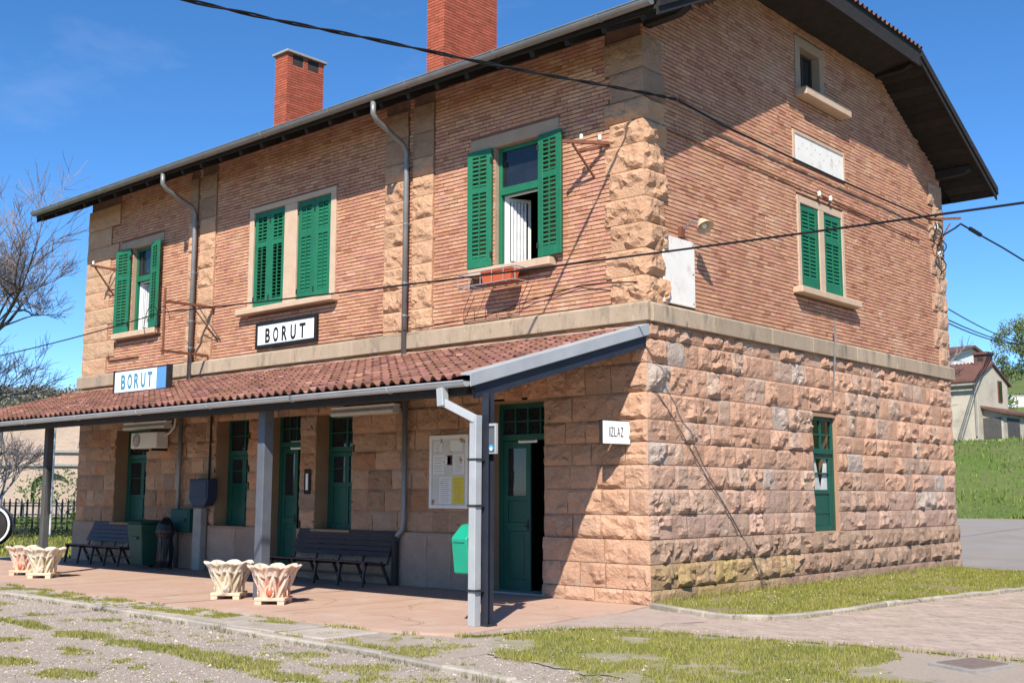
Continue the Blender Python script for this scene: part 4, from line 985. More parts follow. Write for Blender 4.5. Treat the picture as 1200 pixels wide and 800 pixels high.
fz = Vector((-.31, -.04, 0)); tz_ = Vector((-.42, -.58, 0)); ev = (fz - tz_).normalized()
IZ = Frame(tz_, ev, Vector((-ev.y, ev.x, 0)) * -1); il = (fz - tz_).length
t = thing('exit_sign', tuple(tz_ + Vector((.05, .25, 2.36))), 'small white projecting sign reading IZLAZ on the sunlit corner', 'sign')
MB(IZ).box(0, il, -.03, .03, 2.355, 2.695).build('panel', 'sign', t)
mb = MB(IZ)
for q in ((-.012, 0, -.035, .035, 2.345, 2.705), (il, il + .012, -.035, .035, 2.345, 2.705), (0, il, -.034, .034, 2.695, 2.706), (0, il, -.034, .034, 2.344, 2.355)): mb.box(*q)
mb.build('frame', 'iron', t)
for z in (2.40, 2.66): MB().bar(tuple(IZ(il, 0, z)), (-.28, .02, z), .025).build('bracket', 'iron', t)
for ch, a, b in (('I', .135, .150), ('Z', .165, .215), ('L', .23, .275), ('A', .29, .345), ('Z', .36, .41)):
    text_part(ch, 'ink', t, IZ, a, b, 2.46, 2.60, .032, bold=-.01, name='letter')

def plate(name, label, s0, s1, z0, z1, lines, y=.30):
    t = thing(name, ((s0 + s1) / 2, y, z0), label, 'sign')
    MB(FA).box(s0, s1, -y, -y + .015, z0, z1).build('panel', 'sign', t)
    mb = MB(FA); h = (z1 - z0) / (2 * lines + 1)
    r = random.Random(s0)
    for k in range(lines):
        x = s0 + .03
        while x < s1 - .045:
            w = r.uniform(.012, .022); mb.box(x, x + w, -y + .0155, -y + .017, z0 + h * (2 * k + 1), z0 + h * (2 * k + 2)); x += w + .008
    mb.build('print', 'ink', t); return t
plate('door_plate', 'small white name plate over the right-hand open door', -2.83, -2.42, 2.455, 2.555, 1)
plate('door_plate', 'small white two-line plate over the middle door behind the bench', -9.04, -8.62, 2.50, 2.67, 2)

t = thing('notice_board', (-4.13, -.04, 1.37), 'white framed notice board with white and yellow sheets between downpipe and near post', 'notice board')
MB(FA).box(-4.57, -3.69, .03, .055, 1.38, 2.60).build('back_panel', 'fluor', t)
mb = MB(FA)
for q in ((-4.60, -4.54, .025, .08, 1.36, 2.62), (-3.72, -3.66, .025, .08, 1.36, 2.62), (-4.54, -3.72, .026, .078, 2.56, 2.62), (-4.54, -3.72, .026, .078, 1.36, 1.42)): mb.box(*q)
mb.build('frame', 'white', t, bevel=.004)
def sheet(m, a, b, z0, z1, lines, name='sheet'):
    o = MB(FA).box(a, b, .056, .0585, z0, z1).build(name, m, t)
    mb = MB(FA)
    for k in range(lines):
        z = z1 - (k + 1) * (z1 - z0) / (lines + 1); mb.box(a + .03, b - .03 - (k * 37 % 5) * .012, .0588, .0593, z - .004, z + .004)
    if lines: mb.build('print', 'printgrey', o)
sheet('paper', -4.36, -4.07, 1.44, 1.90, 12); sheet('paperyellow', -4.04, -3.76, 1.44, 1.90, 10); sheet('paper', -4.52, -4.24, 1.95, 2.28, 6)
sheet('paper', -4.22, -4.09, 2.12, 2.25, 0); sheet('paperred', -4.17, -4.05, 2.10, 2.27, 0, 'picture'); sheet('paper', -4.02, -3.76, 1.95, 2.28, 8); sheet('paper', -4.50, -4.30, 2.34, 2.50, 4); sheet('paper', -4.1, -3.8, 2.34, 2.52, 0)

t = thing('ticket_validator', (.2, -3.56, 2.1), 'slim pale box with a round blue logo fixed to the near awning post', 'box')
MB(FA).box(.125, .245, 3.565, 3.62, 2.10, 2.48).build('case', 'palezinc', t, bevel=.006); MB(FA).box(.135, .235, 3.621, 3.624, 2.12, 2.45).build('face', 'steelblue', t)
mb = MB(); mb.tube([(.185, -3.624, 2.175), (.185, -3.63, 2.175)], .038, 14); mb.build('logo', 'bluedot', t)
mb = MB(); mb.tube([(.185, -3.63, 2.162), (.185, -3.632, 2.162)], .022, 12); mb.build('logo_centre', 'sign', t)
MB(FA).box(.14, .23, 3.6245, 3.628, 2.43, 2.44).build('slot', 'ink', t)

t = thing('litter_bin', (-.28, -3.6, .6), 'turquoise plastic litter bin hung on the left of the near post', 'bin')
pr = [(-3.72, .62), (-3.46, .60), (-3.42, 1.08), (-3.46, 1.24), (-3.60, 1.22), (-3.78, 1.06)]
mb = MB(); mb.prism(pr, -.36, -.09, 's'); mb.build('body', 'plastic_green', t, bevel=.015)
mb = MB(); mb.prism([(-3.775, 1.0), (-3.70, 1.0), (-3.59, 1.14), (-3.605, 1.175), (-3.765, 1.04)], -.33, -.13, 's'); mb.build('opening', 'ink', t)
for z in (.75, 1.05): MB().bar((-.2, -3.5, z), (.03, -3.5, z), .03, .05).build('bracket', 'iron', t)

def batten(x0, x1, z, label):
    t = thing('tube_light', ((x0 + x1) / 2, -.2, z), label, 'light', 'tube lights over the station front')
    mb = MB(FA); mb.prism([(.10, z - .03), (.30, z - .03), (.32, z + .03), (.26, z + .10), (.14, z + .10), (.08, z + .03)], x0, x1, 's'); mb.build('diffuser', 'fluor', t, bevel=.01)
    MB(FA).box(x0 - .01, x1 + .01, .12, .28, z + .10, z + .14).build('housing', 'white', t)
    for x in (x0 + .3, x1 - .3): MB(FA).box(x - .02, x + .02, -.02, .2, z + .14, z + .17).build('arm', 'iron', t)
batten(-14.68, -12.88, 3.09, 'long tube light above the air conditioner')
batten(-7.07, -5.32, 3.08, 'long tube light above the right-hand bench')

t = thing('air_conditioner', (-13.55, -.2, 2.72), 'white outdoor air conditioner unit high on the wall by the left window', 'air conditioner')
MB(FA).box(-14.12, -13.02, .10, .40, 2.62, 2.98).build('case', 'white', t, bevel=.015)
mb = MB(); mb.tube([(-13.86, -.401, 2.80), (-13.86, -.415, 2.80)], .15, 18); fanp = mb.build('fan_guard', 'printgrey', t)
for k in range(8):
    a = k * math.pi / 8; MB().bar((-13.86 + .15 * math.cos(a), -.42, 2.80 + .15 * math.sin(a)), (-13.86 - .15 * math.cos(a), -.42, 2.80 - .15 * math.sin(a)), .008).build('fan_rib', 'white', fanp)
for x in (-13.95, -13.2): MB(FA).box(x - .02, x + .02, -.02, .4, 2.56, 2.615).build('bracket', 'iron', t)
mb = MB(); mb.tube([(-13.02, -.2, 2.9), (-12.9, -.15, 2.95), (-12.82, -.08, 3.1), (-12.80, -.06, 3.5)], .025, 6); mb.build('pipe', 'white', t)

t = thing('letter_plate', (-8.05, -.03, 1.6), 'narrow brown plate with a white strip beside the middle door', 'plate')
MB(FA).box(-8.15, -7.96, .03, .05, 1.60, 2.09).build('back_plate', 'wood', t, bevel=.006); MB(FA).box(-8.09, -8.02, .05, .056, 1.68, 2.0).build('strip', 'sign', t)

t = thing('meter_box', (-11.5, -.15, 1.33), 'dark blue box with clipped lower corners mounted on the wall above the concrete stub', 'box')
mb = MB(FA); mb.prism([(-11.84, 1.50), (-11.72, 1.34), (-11.26, 1.34), (-11.14, 1.50), (-11.14, 1.92), (-11.84, 1.92)], .03, .27, 'd'); mb.build('case', 'bluebox', t, bevel=.015)
MB(FA).box(-11.80, -11.18, .271, .283, 1.52, 1.88).build('lid', 'bluebox', t, bevel=.01)
mb = MB(); mb.tube([(-11.42, -.06, 1.92), (-11.42, -.05, 2.7), (-11.42, -.05, 3.85)], .025, 6); mb.build('conduit', 'iron', t)
t = thing('concrete_stub', (-11.52, -.2, 0), 'pale concrete pillar stub against the wall below the blue box', 'pillar')
mb = MB(); mb.box(-11.67, -11.37, -.26, -.10, 0, 1.30); mb.build('pillar', 'concrete', t, bevel=.012)
t = thing('switch_cabinet', (-12.0, -.2, .77), 'square dark teal cabinet on the wall beside the blue box', 'cabinet')
MB(FA).box(-12.45, -11.72, .06, .32, .78, 1.28).build('case', 'tealbox', t, bevel=.012); MB(FA).box(-12.40, -11.77, .321, .335, .82, 1.24).build('door', 'tealbox', t, bevel=.006); MB(FA).box(-11.86, -11.82, .336, .355, 1.0, 1.08).build('handle', 'iron', t)

t = thing('wheelie_bin', (-12.95, -.55, 0), 'dark green wheeled refuse bin between the left bench and the black sack', 'bin')
mb = MB(); mb.add([(-13.18, -.80, .06), (-12.72, -.80, .06), (-12.72, -.32, .06), (-13.18, -.32, .06), (-13.25, -.90, .96), (-12.65, -.90, .96), (-12.65, -.28, .96), (-13.25, -.28, .96)], BOXF); mb.build('body', 'bin', t, bevel=.02)
mb = MB(); mb.prism([(-.94, .965), (-.24, .965), (-.24, 1.0), (-.55, 1.04), (-.94, 1.0)], -13.29, -12.61, 's'); mb.build('lid', 'bin', t, bevel=.015)
for x in (-13.2, -12.7): mb = MB(); mb.tube([(x - .03, -.30, .1), (x + .03, -.30, .1)], .1, 12); mb.build('wheel', 'iron', t)
mb = MB(); mb.tube([(-13.2, -.22, .93), (-12.7, -.22, .93)], .018, 6); mb.build('handle', 'bin', t)
MB().box(-13.1, -12.8, -.905, -.885, .62, .68).build('rib', 'bin', t)

t = thing('refuse_sack', (-12.15, -.6, 0), 'crumpled black plastic sack on a stand next to the green bin', 'sack')
mb = MB(); n = 16; vs = []; prf = [(.16, .06), (.21, .2), (.22, .45), (.2, .66), (.23, .74), (.25, .82), (.21, .95), (.10, 1.08), (.02, 1.10)]
for k, (rr, z) in enumerate(prf):
    for j in range(n):
        a = 2 * math.pi * j / n; q = 1 + .22 * noise.noise(Vector((math.cos(a) * 2, math.sin(a) * 2, z * 3)))
        vs.append((-12.15 + .78 * rr * q * math.cos(a), -.6 + .78 * rr * q * math.sin(a), z + .05 * noise.noise(Vector((j * 1.3, z * 4, 2)))))
mb.add(vs, [(i * n + j, i * n + (j + 1) % n, (i + 1) * n + (j + 1) % n, (i + 1) * n + j) for i in range(len(prf) - 1) for j in range(n)] + [tuple(range(n - 1, -1, -1))]); mb.build('sack', 'blackbag', t)
for j in range(4):
    a = j * math.pi / 2 + .5; x, y = -12.15 + .16 * math.cos(a), -.6 + .16 * math.sin(a); MB().bar((x, y, 0), (x, y, .82), .02).build('stand_leg', 'iron', t)
mb = MB(); mb.tube([(-12.15 + .19 * math.cos(a * .3927), -.6 + .19 * math.sin(a * .3927), .76) for a in range(17)], .012, 5); mb.build('rim', 'iron', t)

# benches -------------------------------------------------------------------
def bench(x0, x1, label):
    t = thing('bench', ((x0 + x1) / 2, -.45, 0), label, 'bench', 'slatted benches against the station wall')
    for k in range(5):
        y = -.80 + k * .098; z = .44 - .012 * k
        MB().box(x0, x1, y, y + .082, z - .028, z).build('seat_slat', 'bench', t, bevel=.005)
    for k in range(5):
        a = .50 + k * .09; y = -.265 + .045 * k * .9
        vs = [(x, y + dy + (.035 if zz else 0), z) for zz, z in ((0, a), (1, a + .082)) for x, dy in ((x0, 0), (x1, 0), (x1, .026), (x0, .026))]
        MB().add(vs, BOXF).build('back_slat', 'bench', t, bevel=.004)
    n = 5
    for k in range(n):
        x = x0 + .05 + (x1 - x0 - .1) * k / (n - 1)
        MB().bar((x, -.73, .41), (x, -.81, 0), .035, .05).build('leg', 'bench', t)
        MB().bar((x, -.38, .41), (x, -.17, 0), .035, .05).build('leg', 'bench', t)
        MB().bar((x, -.80, .395), (x, -.28, .36), .035, .05).build('seat_bearer', 'bench', t)
        MB().bar((x, -.235, .36), (x, -.035, .93), .03, .03).build('back_bearer', 'bench', t)
    MB().bar((x0 + .05, -.27, .16), (x1 - .05, -.27, .16), .03).build('stretcher', 'bench', t)
    return t
bench(-8.22, -5.43, 'dark slatted bench under the right-hand tube light by the middle door')
bench(-16.2, -13.68, 'dark slatted bench at the far left end of the station front beside the green bin')

# planters ------------------------------------------------------------------
def planter(x, y, rot, pink, label, med):
    t = thing('planter', (x, y, 0), label, 'planter', 'scalloped concrete planters along the platform edge')
    n = 96; rows = 22; H = .47; z0 = .09; vs = []; tints = []
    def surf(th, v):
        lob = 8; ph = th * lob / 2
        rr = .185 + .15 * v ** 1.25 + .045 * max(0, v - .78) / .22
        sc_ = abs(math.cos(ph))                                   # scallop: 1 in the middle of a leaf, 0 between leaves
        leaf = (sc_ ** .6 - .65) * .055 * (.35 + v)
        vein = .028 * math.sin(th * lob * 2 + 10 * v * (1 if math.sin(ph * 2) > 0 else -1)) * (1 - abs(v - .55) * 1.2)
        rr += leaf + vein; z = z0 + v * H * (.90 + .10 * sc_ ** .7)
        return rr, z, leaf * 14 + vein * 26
    for j in range(rows + 1):
        v = j / rows
        for i in range(n):
            th = 2 * math.pi * i / n + rot; rr, z, rel = surf(th, v); vs.append((x + rr * math.cos(th), y + rr * math.sin(th), z))
            tints.append(rel)
    mb = MB()
    for j in range(rows):
        for i in range(n):
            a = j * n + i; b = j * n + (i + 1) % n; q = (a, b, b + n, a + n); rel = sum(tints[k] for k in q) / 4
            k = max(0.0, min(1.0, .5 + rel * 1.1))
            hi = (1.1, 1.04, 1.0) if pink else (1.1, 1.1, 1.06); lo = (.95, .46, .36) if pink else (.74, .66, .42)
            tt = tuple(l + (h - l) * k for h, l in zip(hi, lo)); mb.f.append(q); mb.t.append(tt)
    mb.v = [Vector(p) for p in vs]; b0 = len(mb.v)
    top_ring = [vs[rows * n + i] for i in range(n)]                 # rolled lip and inner wall
    for k, (f_, dz) in enumerate(((.94, .012), (.86, -.03), (.78, -.14))):
        mb.v += [Vector((x + (px - x) * f_, y + (py - y) * f_, pz + dz)) for px, py, pz in top_ring]
    for k in range(3):
        o1 = rows * n if k == 0 else b0 + (k - 1) * n; o2 = b0 + k * n
        for i in range(n): mb.f.append((o1 + i, o1 + (i + 1) % n, o2 + (i + 1) % n, o2 + i)); mb.t.append((1, 1, 1) if not pink else (1, .9, .86))
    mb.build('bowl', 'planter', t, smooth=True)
    mb = MB(); mb.lathe((x, y, 0), [(.01, .38), (.25, .38), (.25, .40), (.01, .43)], 20); mb.build('soil', 'soil', t)
    c, s = math.cos(rot), math.sin(rot)
    lf = Frame((x, y, 0), (c, s, 0), (-s, c, 0)); tt = (1, .8, .7) if pink else (1, .92, .78)
    mb = MB(lf); mb.box(-.23, .23, -.23, .23, .05, .10, tt); mb.build('base', 'planter', t, bevel=.01)
    for sx in (-1, 1):
        for sy in (-1, 1): MB(lf).box(sx * .17 - .05, sx * .17 + .05, sy * .17 - .05, sy * .17 + .05, 0, .05, tt).build('foot', 'planter', t)
    for k in range(4):
        a = rot + k * math.pi / 2; rr = surf(a, .14)[0] + .004
        mb = MB(); nn = 14; es = Vector((-math.sin(a), math.cos(a), 0)); en = Vector((math.cos(a), math.sin(a), 0))
        p0 = Vector((x, y, .180)) + en * rr
        vs2 = [p0 + es * (.052 * math.cos(q * 2 * math.pi / nn)) + Vector((0, 0, .078 * math.sin(q * 2 * math.pi / nn))) + en * dd for dd in (-.02, .012) for q in range(nn)] + [p0 + en * .024]
        mb.add(vs2, [(q, (q + 1) % nn, nn + (q + 1) % nn, nn + q) for q in range(nn)] + [(nn + q, nn + (q + 1) % nn, 2 * nn) for q in range(nn)]); mb.build('medallion', med, t, smooth=True)
        mb = MB(); mb.tube([p0 + es * (.062 * math.cos(q * 2 * math.pi / nn)) + Vector((0, 0, .09 * math.sin(q * 2 * math.pi / nn))) + en * .006 for q in range(nn + 1)], .014, 5, tint=tt); mb.build('medallion_ring', 'planter', t, smooth=True)
planter(-5.42, -3.56, -.88, False, 'cream white scalloped planter in front of the middle awning post', 'planter')
planter(-4.20, -3.62, -.92, True, 'pink washed scalloped planter with red medallion nearest to the right-hand bench', 'medal')
planter(-12.75, -3.34, -.9, True, 'pink washed scalloped planter with red medallion at the left edge of the platform', 'medal')
planter(-11.72, -3.46, -.86, False, 'cream scalloped planter in front of the left awning post', 'planter')

# wall brackets, lamp, cabinet, cables -----------------------------------------
def insulator(mb, p, h=.10, r=.032): mb.lathe(p, [(.01, 0), (r * .7, .005), (r, .03), (r * .8, .045), (r, .06), (r * .75, h * .9), (.01, h)], 10)
t = thing('insulator_bracket', (-.59, 0, 7.1), 'rusty angle bracket with two white insulators between right-hand shutter and corner', 'bracket')
MB().bar((-.59, .02, 7.12), (-1.13, -.60, 7.12), .05, .05).build('arm', 'rust', t); MB().bar((-.95, .0, 6.62), (-1.02, -.48, 7.09), .03).build('strut', 'rust', t); MB().bar((-.59, 0, 7.12), (-1.3, .0, 7.12), .03).build('strut', 'rust', t)
for f in (.25, .62): mb = MB(); insulator(mb, Vector((-.59 - .54 * f, -.60 * f, 7.15))); mb.build('insulator', 'ceramic', t, smooth=True)
t = thing('insulator_bracket', (-15.94, 0, 7.1), 'short rusty bracket at the far left corner beside the left shutter', 'bracket')
MB().bar((-15.94, .02, 7.1), (-15.9, -.66, 7.1), .05).build('arm', 'rust', t); MB().bar((-15.94, 0, 6.45), (-15.91, -.55, 7.08), .03).build('strut', 'rust', t); MB().bar((-15.55, 0, 7.05), (-15.9, -.5, 7.08), .03).build('strut', 'rust', t)
mb = MB(); insulator(mb, Vector((-15.9, -.6, 7.12))); mb.build('insulator', 'ceramic', t, smooth=True)
t = thing('cable_bracket', (-11.6, 0, 4.6), 'rusty pole bracket with two long arms reaching out left of the first downpipe', 'bracket')
MB().bar((-11.52, .02, 5.66), (-11.55, -1.24, 5.66), .055).build('arm', 'rust', t); MB().bar((-11.65, .02, 4.60), (-11.55, -1.26, 4.60), .055).build('arm', 'rust', t)
mb = MB(); mb.tube([(-11.55, -1.22, 4.5), (-11.55, -1.22, 5.95)], .028, 8); mb.build('upright', 'rust', t)
MB().bar((-11.35, .0, 4.9), (-11.55, -.55, 5.64), .02).build('stay', 'iron', t); MB().bar((-11.25, .0, 4.9), (-11.55, -.4, 5.64), .02).build('stay', 'iron', t)
mb = MB(); mb.tube([(-11.52 + .16 * math.cos(a) - .02 * a, -1.2 - .03 * a, 5.25 + .3 * math.sin(a)) for a in np.linspace(0, 11, 40)], .008, 4); mb.build('cable_coil', 'cable', t)

t = thing('wall_lamp', (0, 1.1, 5.75), 'small round floodlight above the white panel on the gable wall', 'lamp')
MB(GA).box(.92, 1.04, .0, .06, 5.66, 5.84).build('wall_plate', 'rust', t, bevel=.006)
mb = MB(); mb.tube([(.05, 1.0, 5.80), (.22, 1.02, 5.92), (.34, 1.10, 5.86)], .015, 6); mb.build('arm', 'zinc', t)
c0 = Vector((.36, 1.12, 5.84)); ax = Vector((.55, -.15, -.82)).normalized(); u1 = ax.cross(Vector((0, 1, 0))).normalized(); u2 = ax.cross(u1)
mb = MB(); n = 18; prf = [(.03, -.13), (.06, -.10), (.10, -.03), (.14, .03), (.15, .05), (.135, .05), (.09, -.01), (.02, -.05)]
vs = [c0 + ax * h + (u1 * math.cos(2 * math.pi * j / n) + u2 * math.sin(2 * math.pi * j / n)) * r_ for r_, h in prf for j in range(n)]
mb.add(vs, [(i * n + j, i * n + (j + 1) % n, (i + 1) * n + (j + 1) % n, (i + 1) * n + j) for i in range(len(prf) - 1) for j in range(n)]); mb.build('reflector', 'pale', t, smooth=True)
mb = MB(); mb.tube([c0 - ax * .05, c0 + ax * .01, c0 + ax * .06], [.03, .045, .02], 10); mb.build('bulb', 'ceramic', t, smooth=True)

t = thing('cabinet_door', (0, .87, 4.57), 'tall white metal panel with rusty screws at the near corner of the gable', 'panel')
MB(GA).box(.43, 1.32, .0, .05, 4.56, 5.63).build('panel', 'whitepanel', t, bevel=.006)
mb = MB(GA)
for s in (.48, 1.27):
    for z in (4.62, 5.1, 5.57): mb.box(s - .012, s + .012, .05, .055, z - .012, z + .012)
mb.build('screw', 'rust', t)
t = thing('wall_insulators', (0, 5.9, 7.3), 'pair of small white insulators on the wall over the gable shutters', 'insulators')
for y in (5.70, 6.17): mb = MB(); mb.tube([(.02, y, 7.22), (.07, y, 7.22), (.08, y, 7.28)], .01, 5); p_ = mb.build('pin', 'iron', t); mb = MB(); insulator(mb, Vector((.08, y, 7.27)), .11, .04); mb.build('insulator', 'ceramic', p_, smooth=True)
t = thing('thin_pipe', (0.1, 6, 3.5), 'thin grey pipe crossing the stone band above the narrow gable window', 'pipe')
mb = MB(); mb.tube([(.15, 6.02, 4.90), (.15, 6.02, 4.55), (.14, 5.97, 4.1), (.10, 5.95, 3.45)], [.02, .02, .018, .012], 6); mb.build('pipe', 'zinc', t)
t = thing('dry_vine', (.1, 1.6, 0), 'thin dead vine stem slanting across the rough stones of the gable', 'vine')
mb = MB(); pts = [(-.28, -.075, 3.22), (.0, -.08, 3.22), (.075, .12, 3.12), (.08, .42, 2.92), (.075, .83, 2.51), (.08, 1.2, 2.2), (.075, 1.54, 1.88), (.08, 1.95, 1.50), (.085, 2.28, 1.18), (.14, 2.75, .62), (.15, 3.1, .08)]
mb.tube([Vector(p) + Vector((0, rnd.uniform(-.03, .03), rnd.uniform(-.03, .03))) for p in pts], .008, 6, r2=.010); mb.build('stem', 'bark', t)

def sag(a, b, s, n=14): a = Vector(a); b = Vector(b); return [a.lerp(b, i / n) - Vector((0, 0, s * 4 * (i / n) * (1 - i / n))) for i in range(n + 1)]
def cable(pts, r, label, n=5, name='power_cable'):
    base = pts[len(pts) // 2]; mb = MB(); mb.tube(pts, r, n); o = mb.build(name, 'cable', None, origin=base); return tag(o, label, 'cable')
P = [(-1.55, -13.0, 6.85), (-1.28, -10.0, 6.95), (-1.0, -7.47, 7.1), (-.83, -6.25, 7.19), (-.65, -5.06, 7.30), (-.42, -3.45, 7.43), (-.22, -2.07, 7.56), (-.02, -.8, 7.69), (.14, .25, 7.79), (.16, .80, 7.86)]
mb = MB()
for k in range(2):
    q = []
    for a, b in zip(P[:-1], P[1:]):
        a, b = Vector(a), Vector(b); m = 7
        for i in range(m):
            ph = (len(q)) * .9 + k * math.pi; q.append(a.lerp(b, i / m) + Vector((math.cos(ph) * .015, 0, math.sin(ph) * .015)))
    mb.tube(q, .014, 5)
o = mb.build('power_cable', 'cable', None, origin=P[4]); tag(o, 'twisted pair cable coming from the top left to the gable corner', 'cable')
cable([(.14, .80, 7.86), (.10, 2.3, 7.81), (.09, 4.4, 7.79), (.09, 6.4, 7.78), (.09, 8.8, 7.79), (.12, 10.9, 7.79), (.22, 11.5, 7.82)], .02, 'black cable running along the gable brickwork from corner to corner')
cable(sag((-11.56, -1.22, 5.42), (5.86, -1.0, 4.84), .06, 24) + sag((5.86, -1.0, 4.84), (24, -.8, 5.6), .3, 10)[1:], .016, 'single black cable crossing in front of the whole building')
cable(sag((-11.6, -1.25, 5.42), (-29, -3.2, 4.9), .35, 16), .014, 'black cable dropping from the rusty bracket to the bare tree at left')
t = thing('corner_insulators', (.2, 11.6, 7.6), 'tangle of cable loops and white insulators at the far gable corner', 'insulators')
MB().bar((.02, 11.2, 7.85), (.45, 12.0, 7.95), .05).build('arm', 'rust', t); MB().bar((.02, 11.5, 7.2), (.3, 11.75, 7.8), .03).build('strut', 'rust', t)
for k, (y, z) in enumerate(((11.35, 7.62), (11.72, 7.42), (11.5, 7.0))): mb = MB(); insulator(mb, Vector((.12, y, z)), .14, .06); mb.build('insulator', 'ceramic', t, smooth=True)
for k, (y, z, rr) in enumerate(((11.4, 7.5, .28), (11.6, 7.25, .22), (11.5, 6.85, .26))):
    mb = MB(); mb.tube([(.14 + .05 * math.sin(3 * a + k), y + rr * .7 * math.cos(a), z + rr * math.sin(a)) for a in np.linspace(0, 6.6, 20)], .014, 4); mb.build('cable_loop', 'cable', t)
cable([(.22, 11.5, 7.5), (.32, 12.0, 7.74), (.34, 12.3, 7.89), (.42, 12.9, 7.80), (.5, 14.6, 7.68), (.55, 16.8, 7.52), (.7, 24, 7.3)], .022, 'thick black cable leaving the far gable corner to the right')
mb = MB(); mb.tube([(.40, 12.72, 7.84), (.45, 13.25, 7.77)], .05, 8); o = mb.build('cable_joint', 'cable', None, origin=(.4, 12.9, 7.8)); tag(o, 'fat black joint on the cable right of the far gable corner', 'cable joint')
cable([(-9.2, -.14, 4.56), (-7, -.15, 4.58), (-5.1, -.17, 4.54), (-4.4, -.15, 4.56), (-3.2, -.14, 4.60), (-2.2, -.06, 4.78), (-1.2, -.04, 4.90), (-.6, -.10, 4.86), (-.05, -.13, 4.80)], .010, 'thin slack cable lying along the stone band above the awning', 4)

# flower rack under the open window
t = thing('flower_rack', (-2.9, -.3, 5.05), 'thin wire rack hanging under the sill of the open upper window', 'rack')
mb = MB()
for z in (5.08, 5.30):
    for a, b in (((-3.55, -.46, z), (-2.25, -.46, z)), ((-3.55, -.46, z), (-3.55, -.05, z)), ((-2.25, -.46, z), (-2.25, -.05, z))): mb.tube([a, b], .010, 4)
for x in np.linspace(-3.55, -2.25, 6): mb.tube([(x, -.46, 5.30), (x, -.46, 5.08), (x, -.05, 5.08)], .008, 4)
mb.build('wires', 'printgrey', t)
t = thing('flower_trough', (-2.75, -.3, 5.1), 'orange plastic flower trough lying in the wire rack', 'trough')
mb = MB(); mb.add([(-3.02, -.40, 5.10), (-2.40, -.40, 5.10), (-2.40, -.24, 5.10), (-3.02, -.24, 5.10), (-3.06, -.43, 5.30), (-2.36, -.43, 5.30), (-2.36, -.21, 5.30), (-3.06, -.21, 5.30)], BOXF[:1] + BOXF[2:]); mb.build('trough', 'orange', t)
mb = MB(); mb.box(-3.0, -2.4, -.41, -.23, 5.23, 5.25); mb.build('soil', 'soil', t)
t = thing('hook_rail', (-16.2, -.05, 4.8), 'rusty rail with hooks on the wall below the left upper window', 'rail')
MB().bar((-16.0, -.04, 4.83), (-14.6, -.04, 4.83), .022).build('rail', 'rust', t)
for x in np.linspace(-15.95, -14.65, 5): MB().bar((x, .0, 4.83), (x, -.05, 4.83), .015).build('hook', 'rust', t)
MB().bar((-16.0, -.04, 4.83), (-16.0, -.04, 5.1), .02).build('end_hook', 'rust', t)
# ------------------------------------------------------------------ ground and terrain
def lerp_tab(tab, d):
    for (a, za), (b, zb) in zip(tab[:-1], tab[1:]):
        if d <= b:
            f = max(0.0, (d - a) / (b - a)); f = f * f * (3 - 2 * f) if zb - za > 2 else f
            return za + (zb - za) * f
    return tab[-1][1]
RT = [(0, 0), (30, 0), (48, .72), (61, 4.3), (70, 4.8), (85, 7.7), (95, 9.0), (140, 15.5), (400, 30)]
LT = [(0, 0), (62, 0), (95, 1.0), (130, 2.0), (250, 20.5), (500, 26)]
def terrain(x, y):
    dx, dy = x - CAM.x, y - CAM.y; d = math.hypot(dx, dy); az = math.degrees(math.atan2(-dx, dy))
    f = max(0.0, min(1.0, (az - 40) / 12))
    z = lerp_tab(RT, d) * (1 - f) + lerp_tab(LT, d) * f
    if abs(az) > 100: z *= max(0.0, 1 - (abs(az) - 100) / 30)
    rough = min(1.0, max(0.0, (d - 45) / 40))
    return z + rough * (.5 * noise.noise(Vector((x * .08, y * .08, 0))) + .25 * noise.noise(Vector((x * .25, y * .25, 3))))
rs = [0, 3, 6, 10, 15, 20, 24, 27, 30, 33, 36, 39, 42, 45, 47, 48, 49, 50.5, 52, 54, 56, 58, 60, 62, 65, 68, 71, 75, 79, 84, 88, 92, 96, 102, 110, 120, 132, 146, 162, 180, 200, 225, 255, 300, 360, 450, 600, 900]
na = 300; vs = []
for r_ in rs:
    for k in range(na):
        a = 2 * math.pi * k / na; x = CAM.x - r_ * math.sin(a); y = CAM.y + r_ * math.cos(a); vs.append((x, y, terrain(x, y) - .085))
fs = [(i * na + k, i * na + (k + 1) % na, (i + 1) * na + (k + 1) % na, (i + 1) * na + k) for i in range(len(rs) - 1) for k in range(na)]
ter = np_mesh('ground', 'meadow', vs, fs, kind='structure', smooth=True)

def sheet_poly(name, m, poly, z, kind='structure'):
    me = MB(); me.add([(x, y, z) for x, y in poly], [tuple(range(len(poly)))]); return me.build(name, m, None, kind=kind)
# gravel yard in front, a subdivided sheet with slight unevenness
nx, ny = 150, 70; gx0, gx1, gy0, gy1 = -26.0, 12.0, -22.0, -4.55
vs = [(gx0 + (gx1 - gx0) * i / nx, gy0 + (gy1 - gy0) * j / ny, -.042 + .008 * noise.noise(Vector((i * .35, j * .35, 1)))) for j in range(ny + 1) for i in range(nx + 1)]
np_mesh('gravel_yard', 'gravel', vs, [(j * (nx + 1) + i, j * (nx + 1) + i + 1, (j + 1) * (nx + 1) + i + 1, (j + 1) * (nx + 1) + i) for j in range(ny) for i in range(nx)], kind='structure', smooth=True)
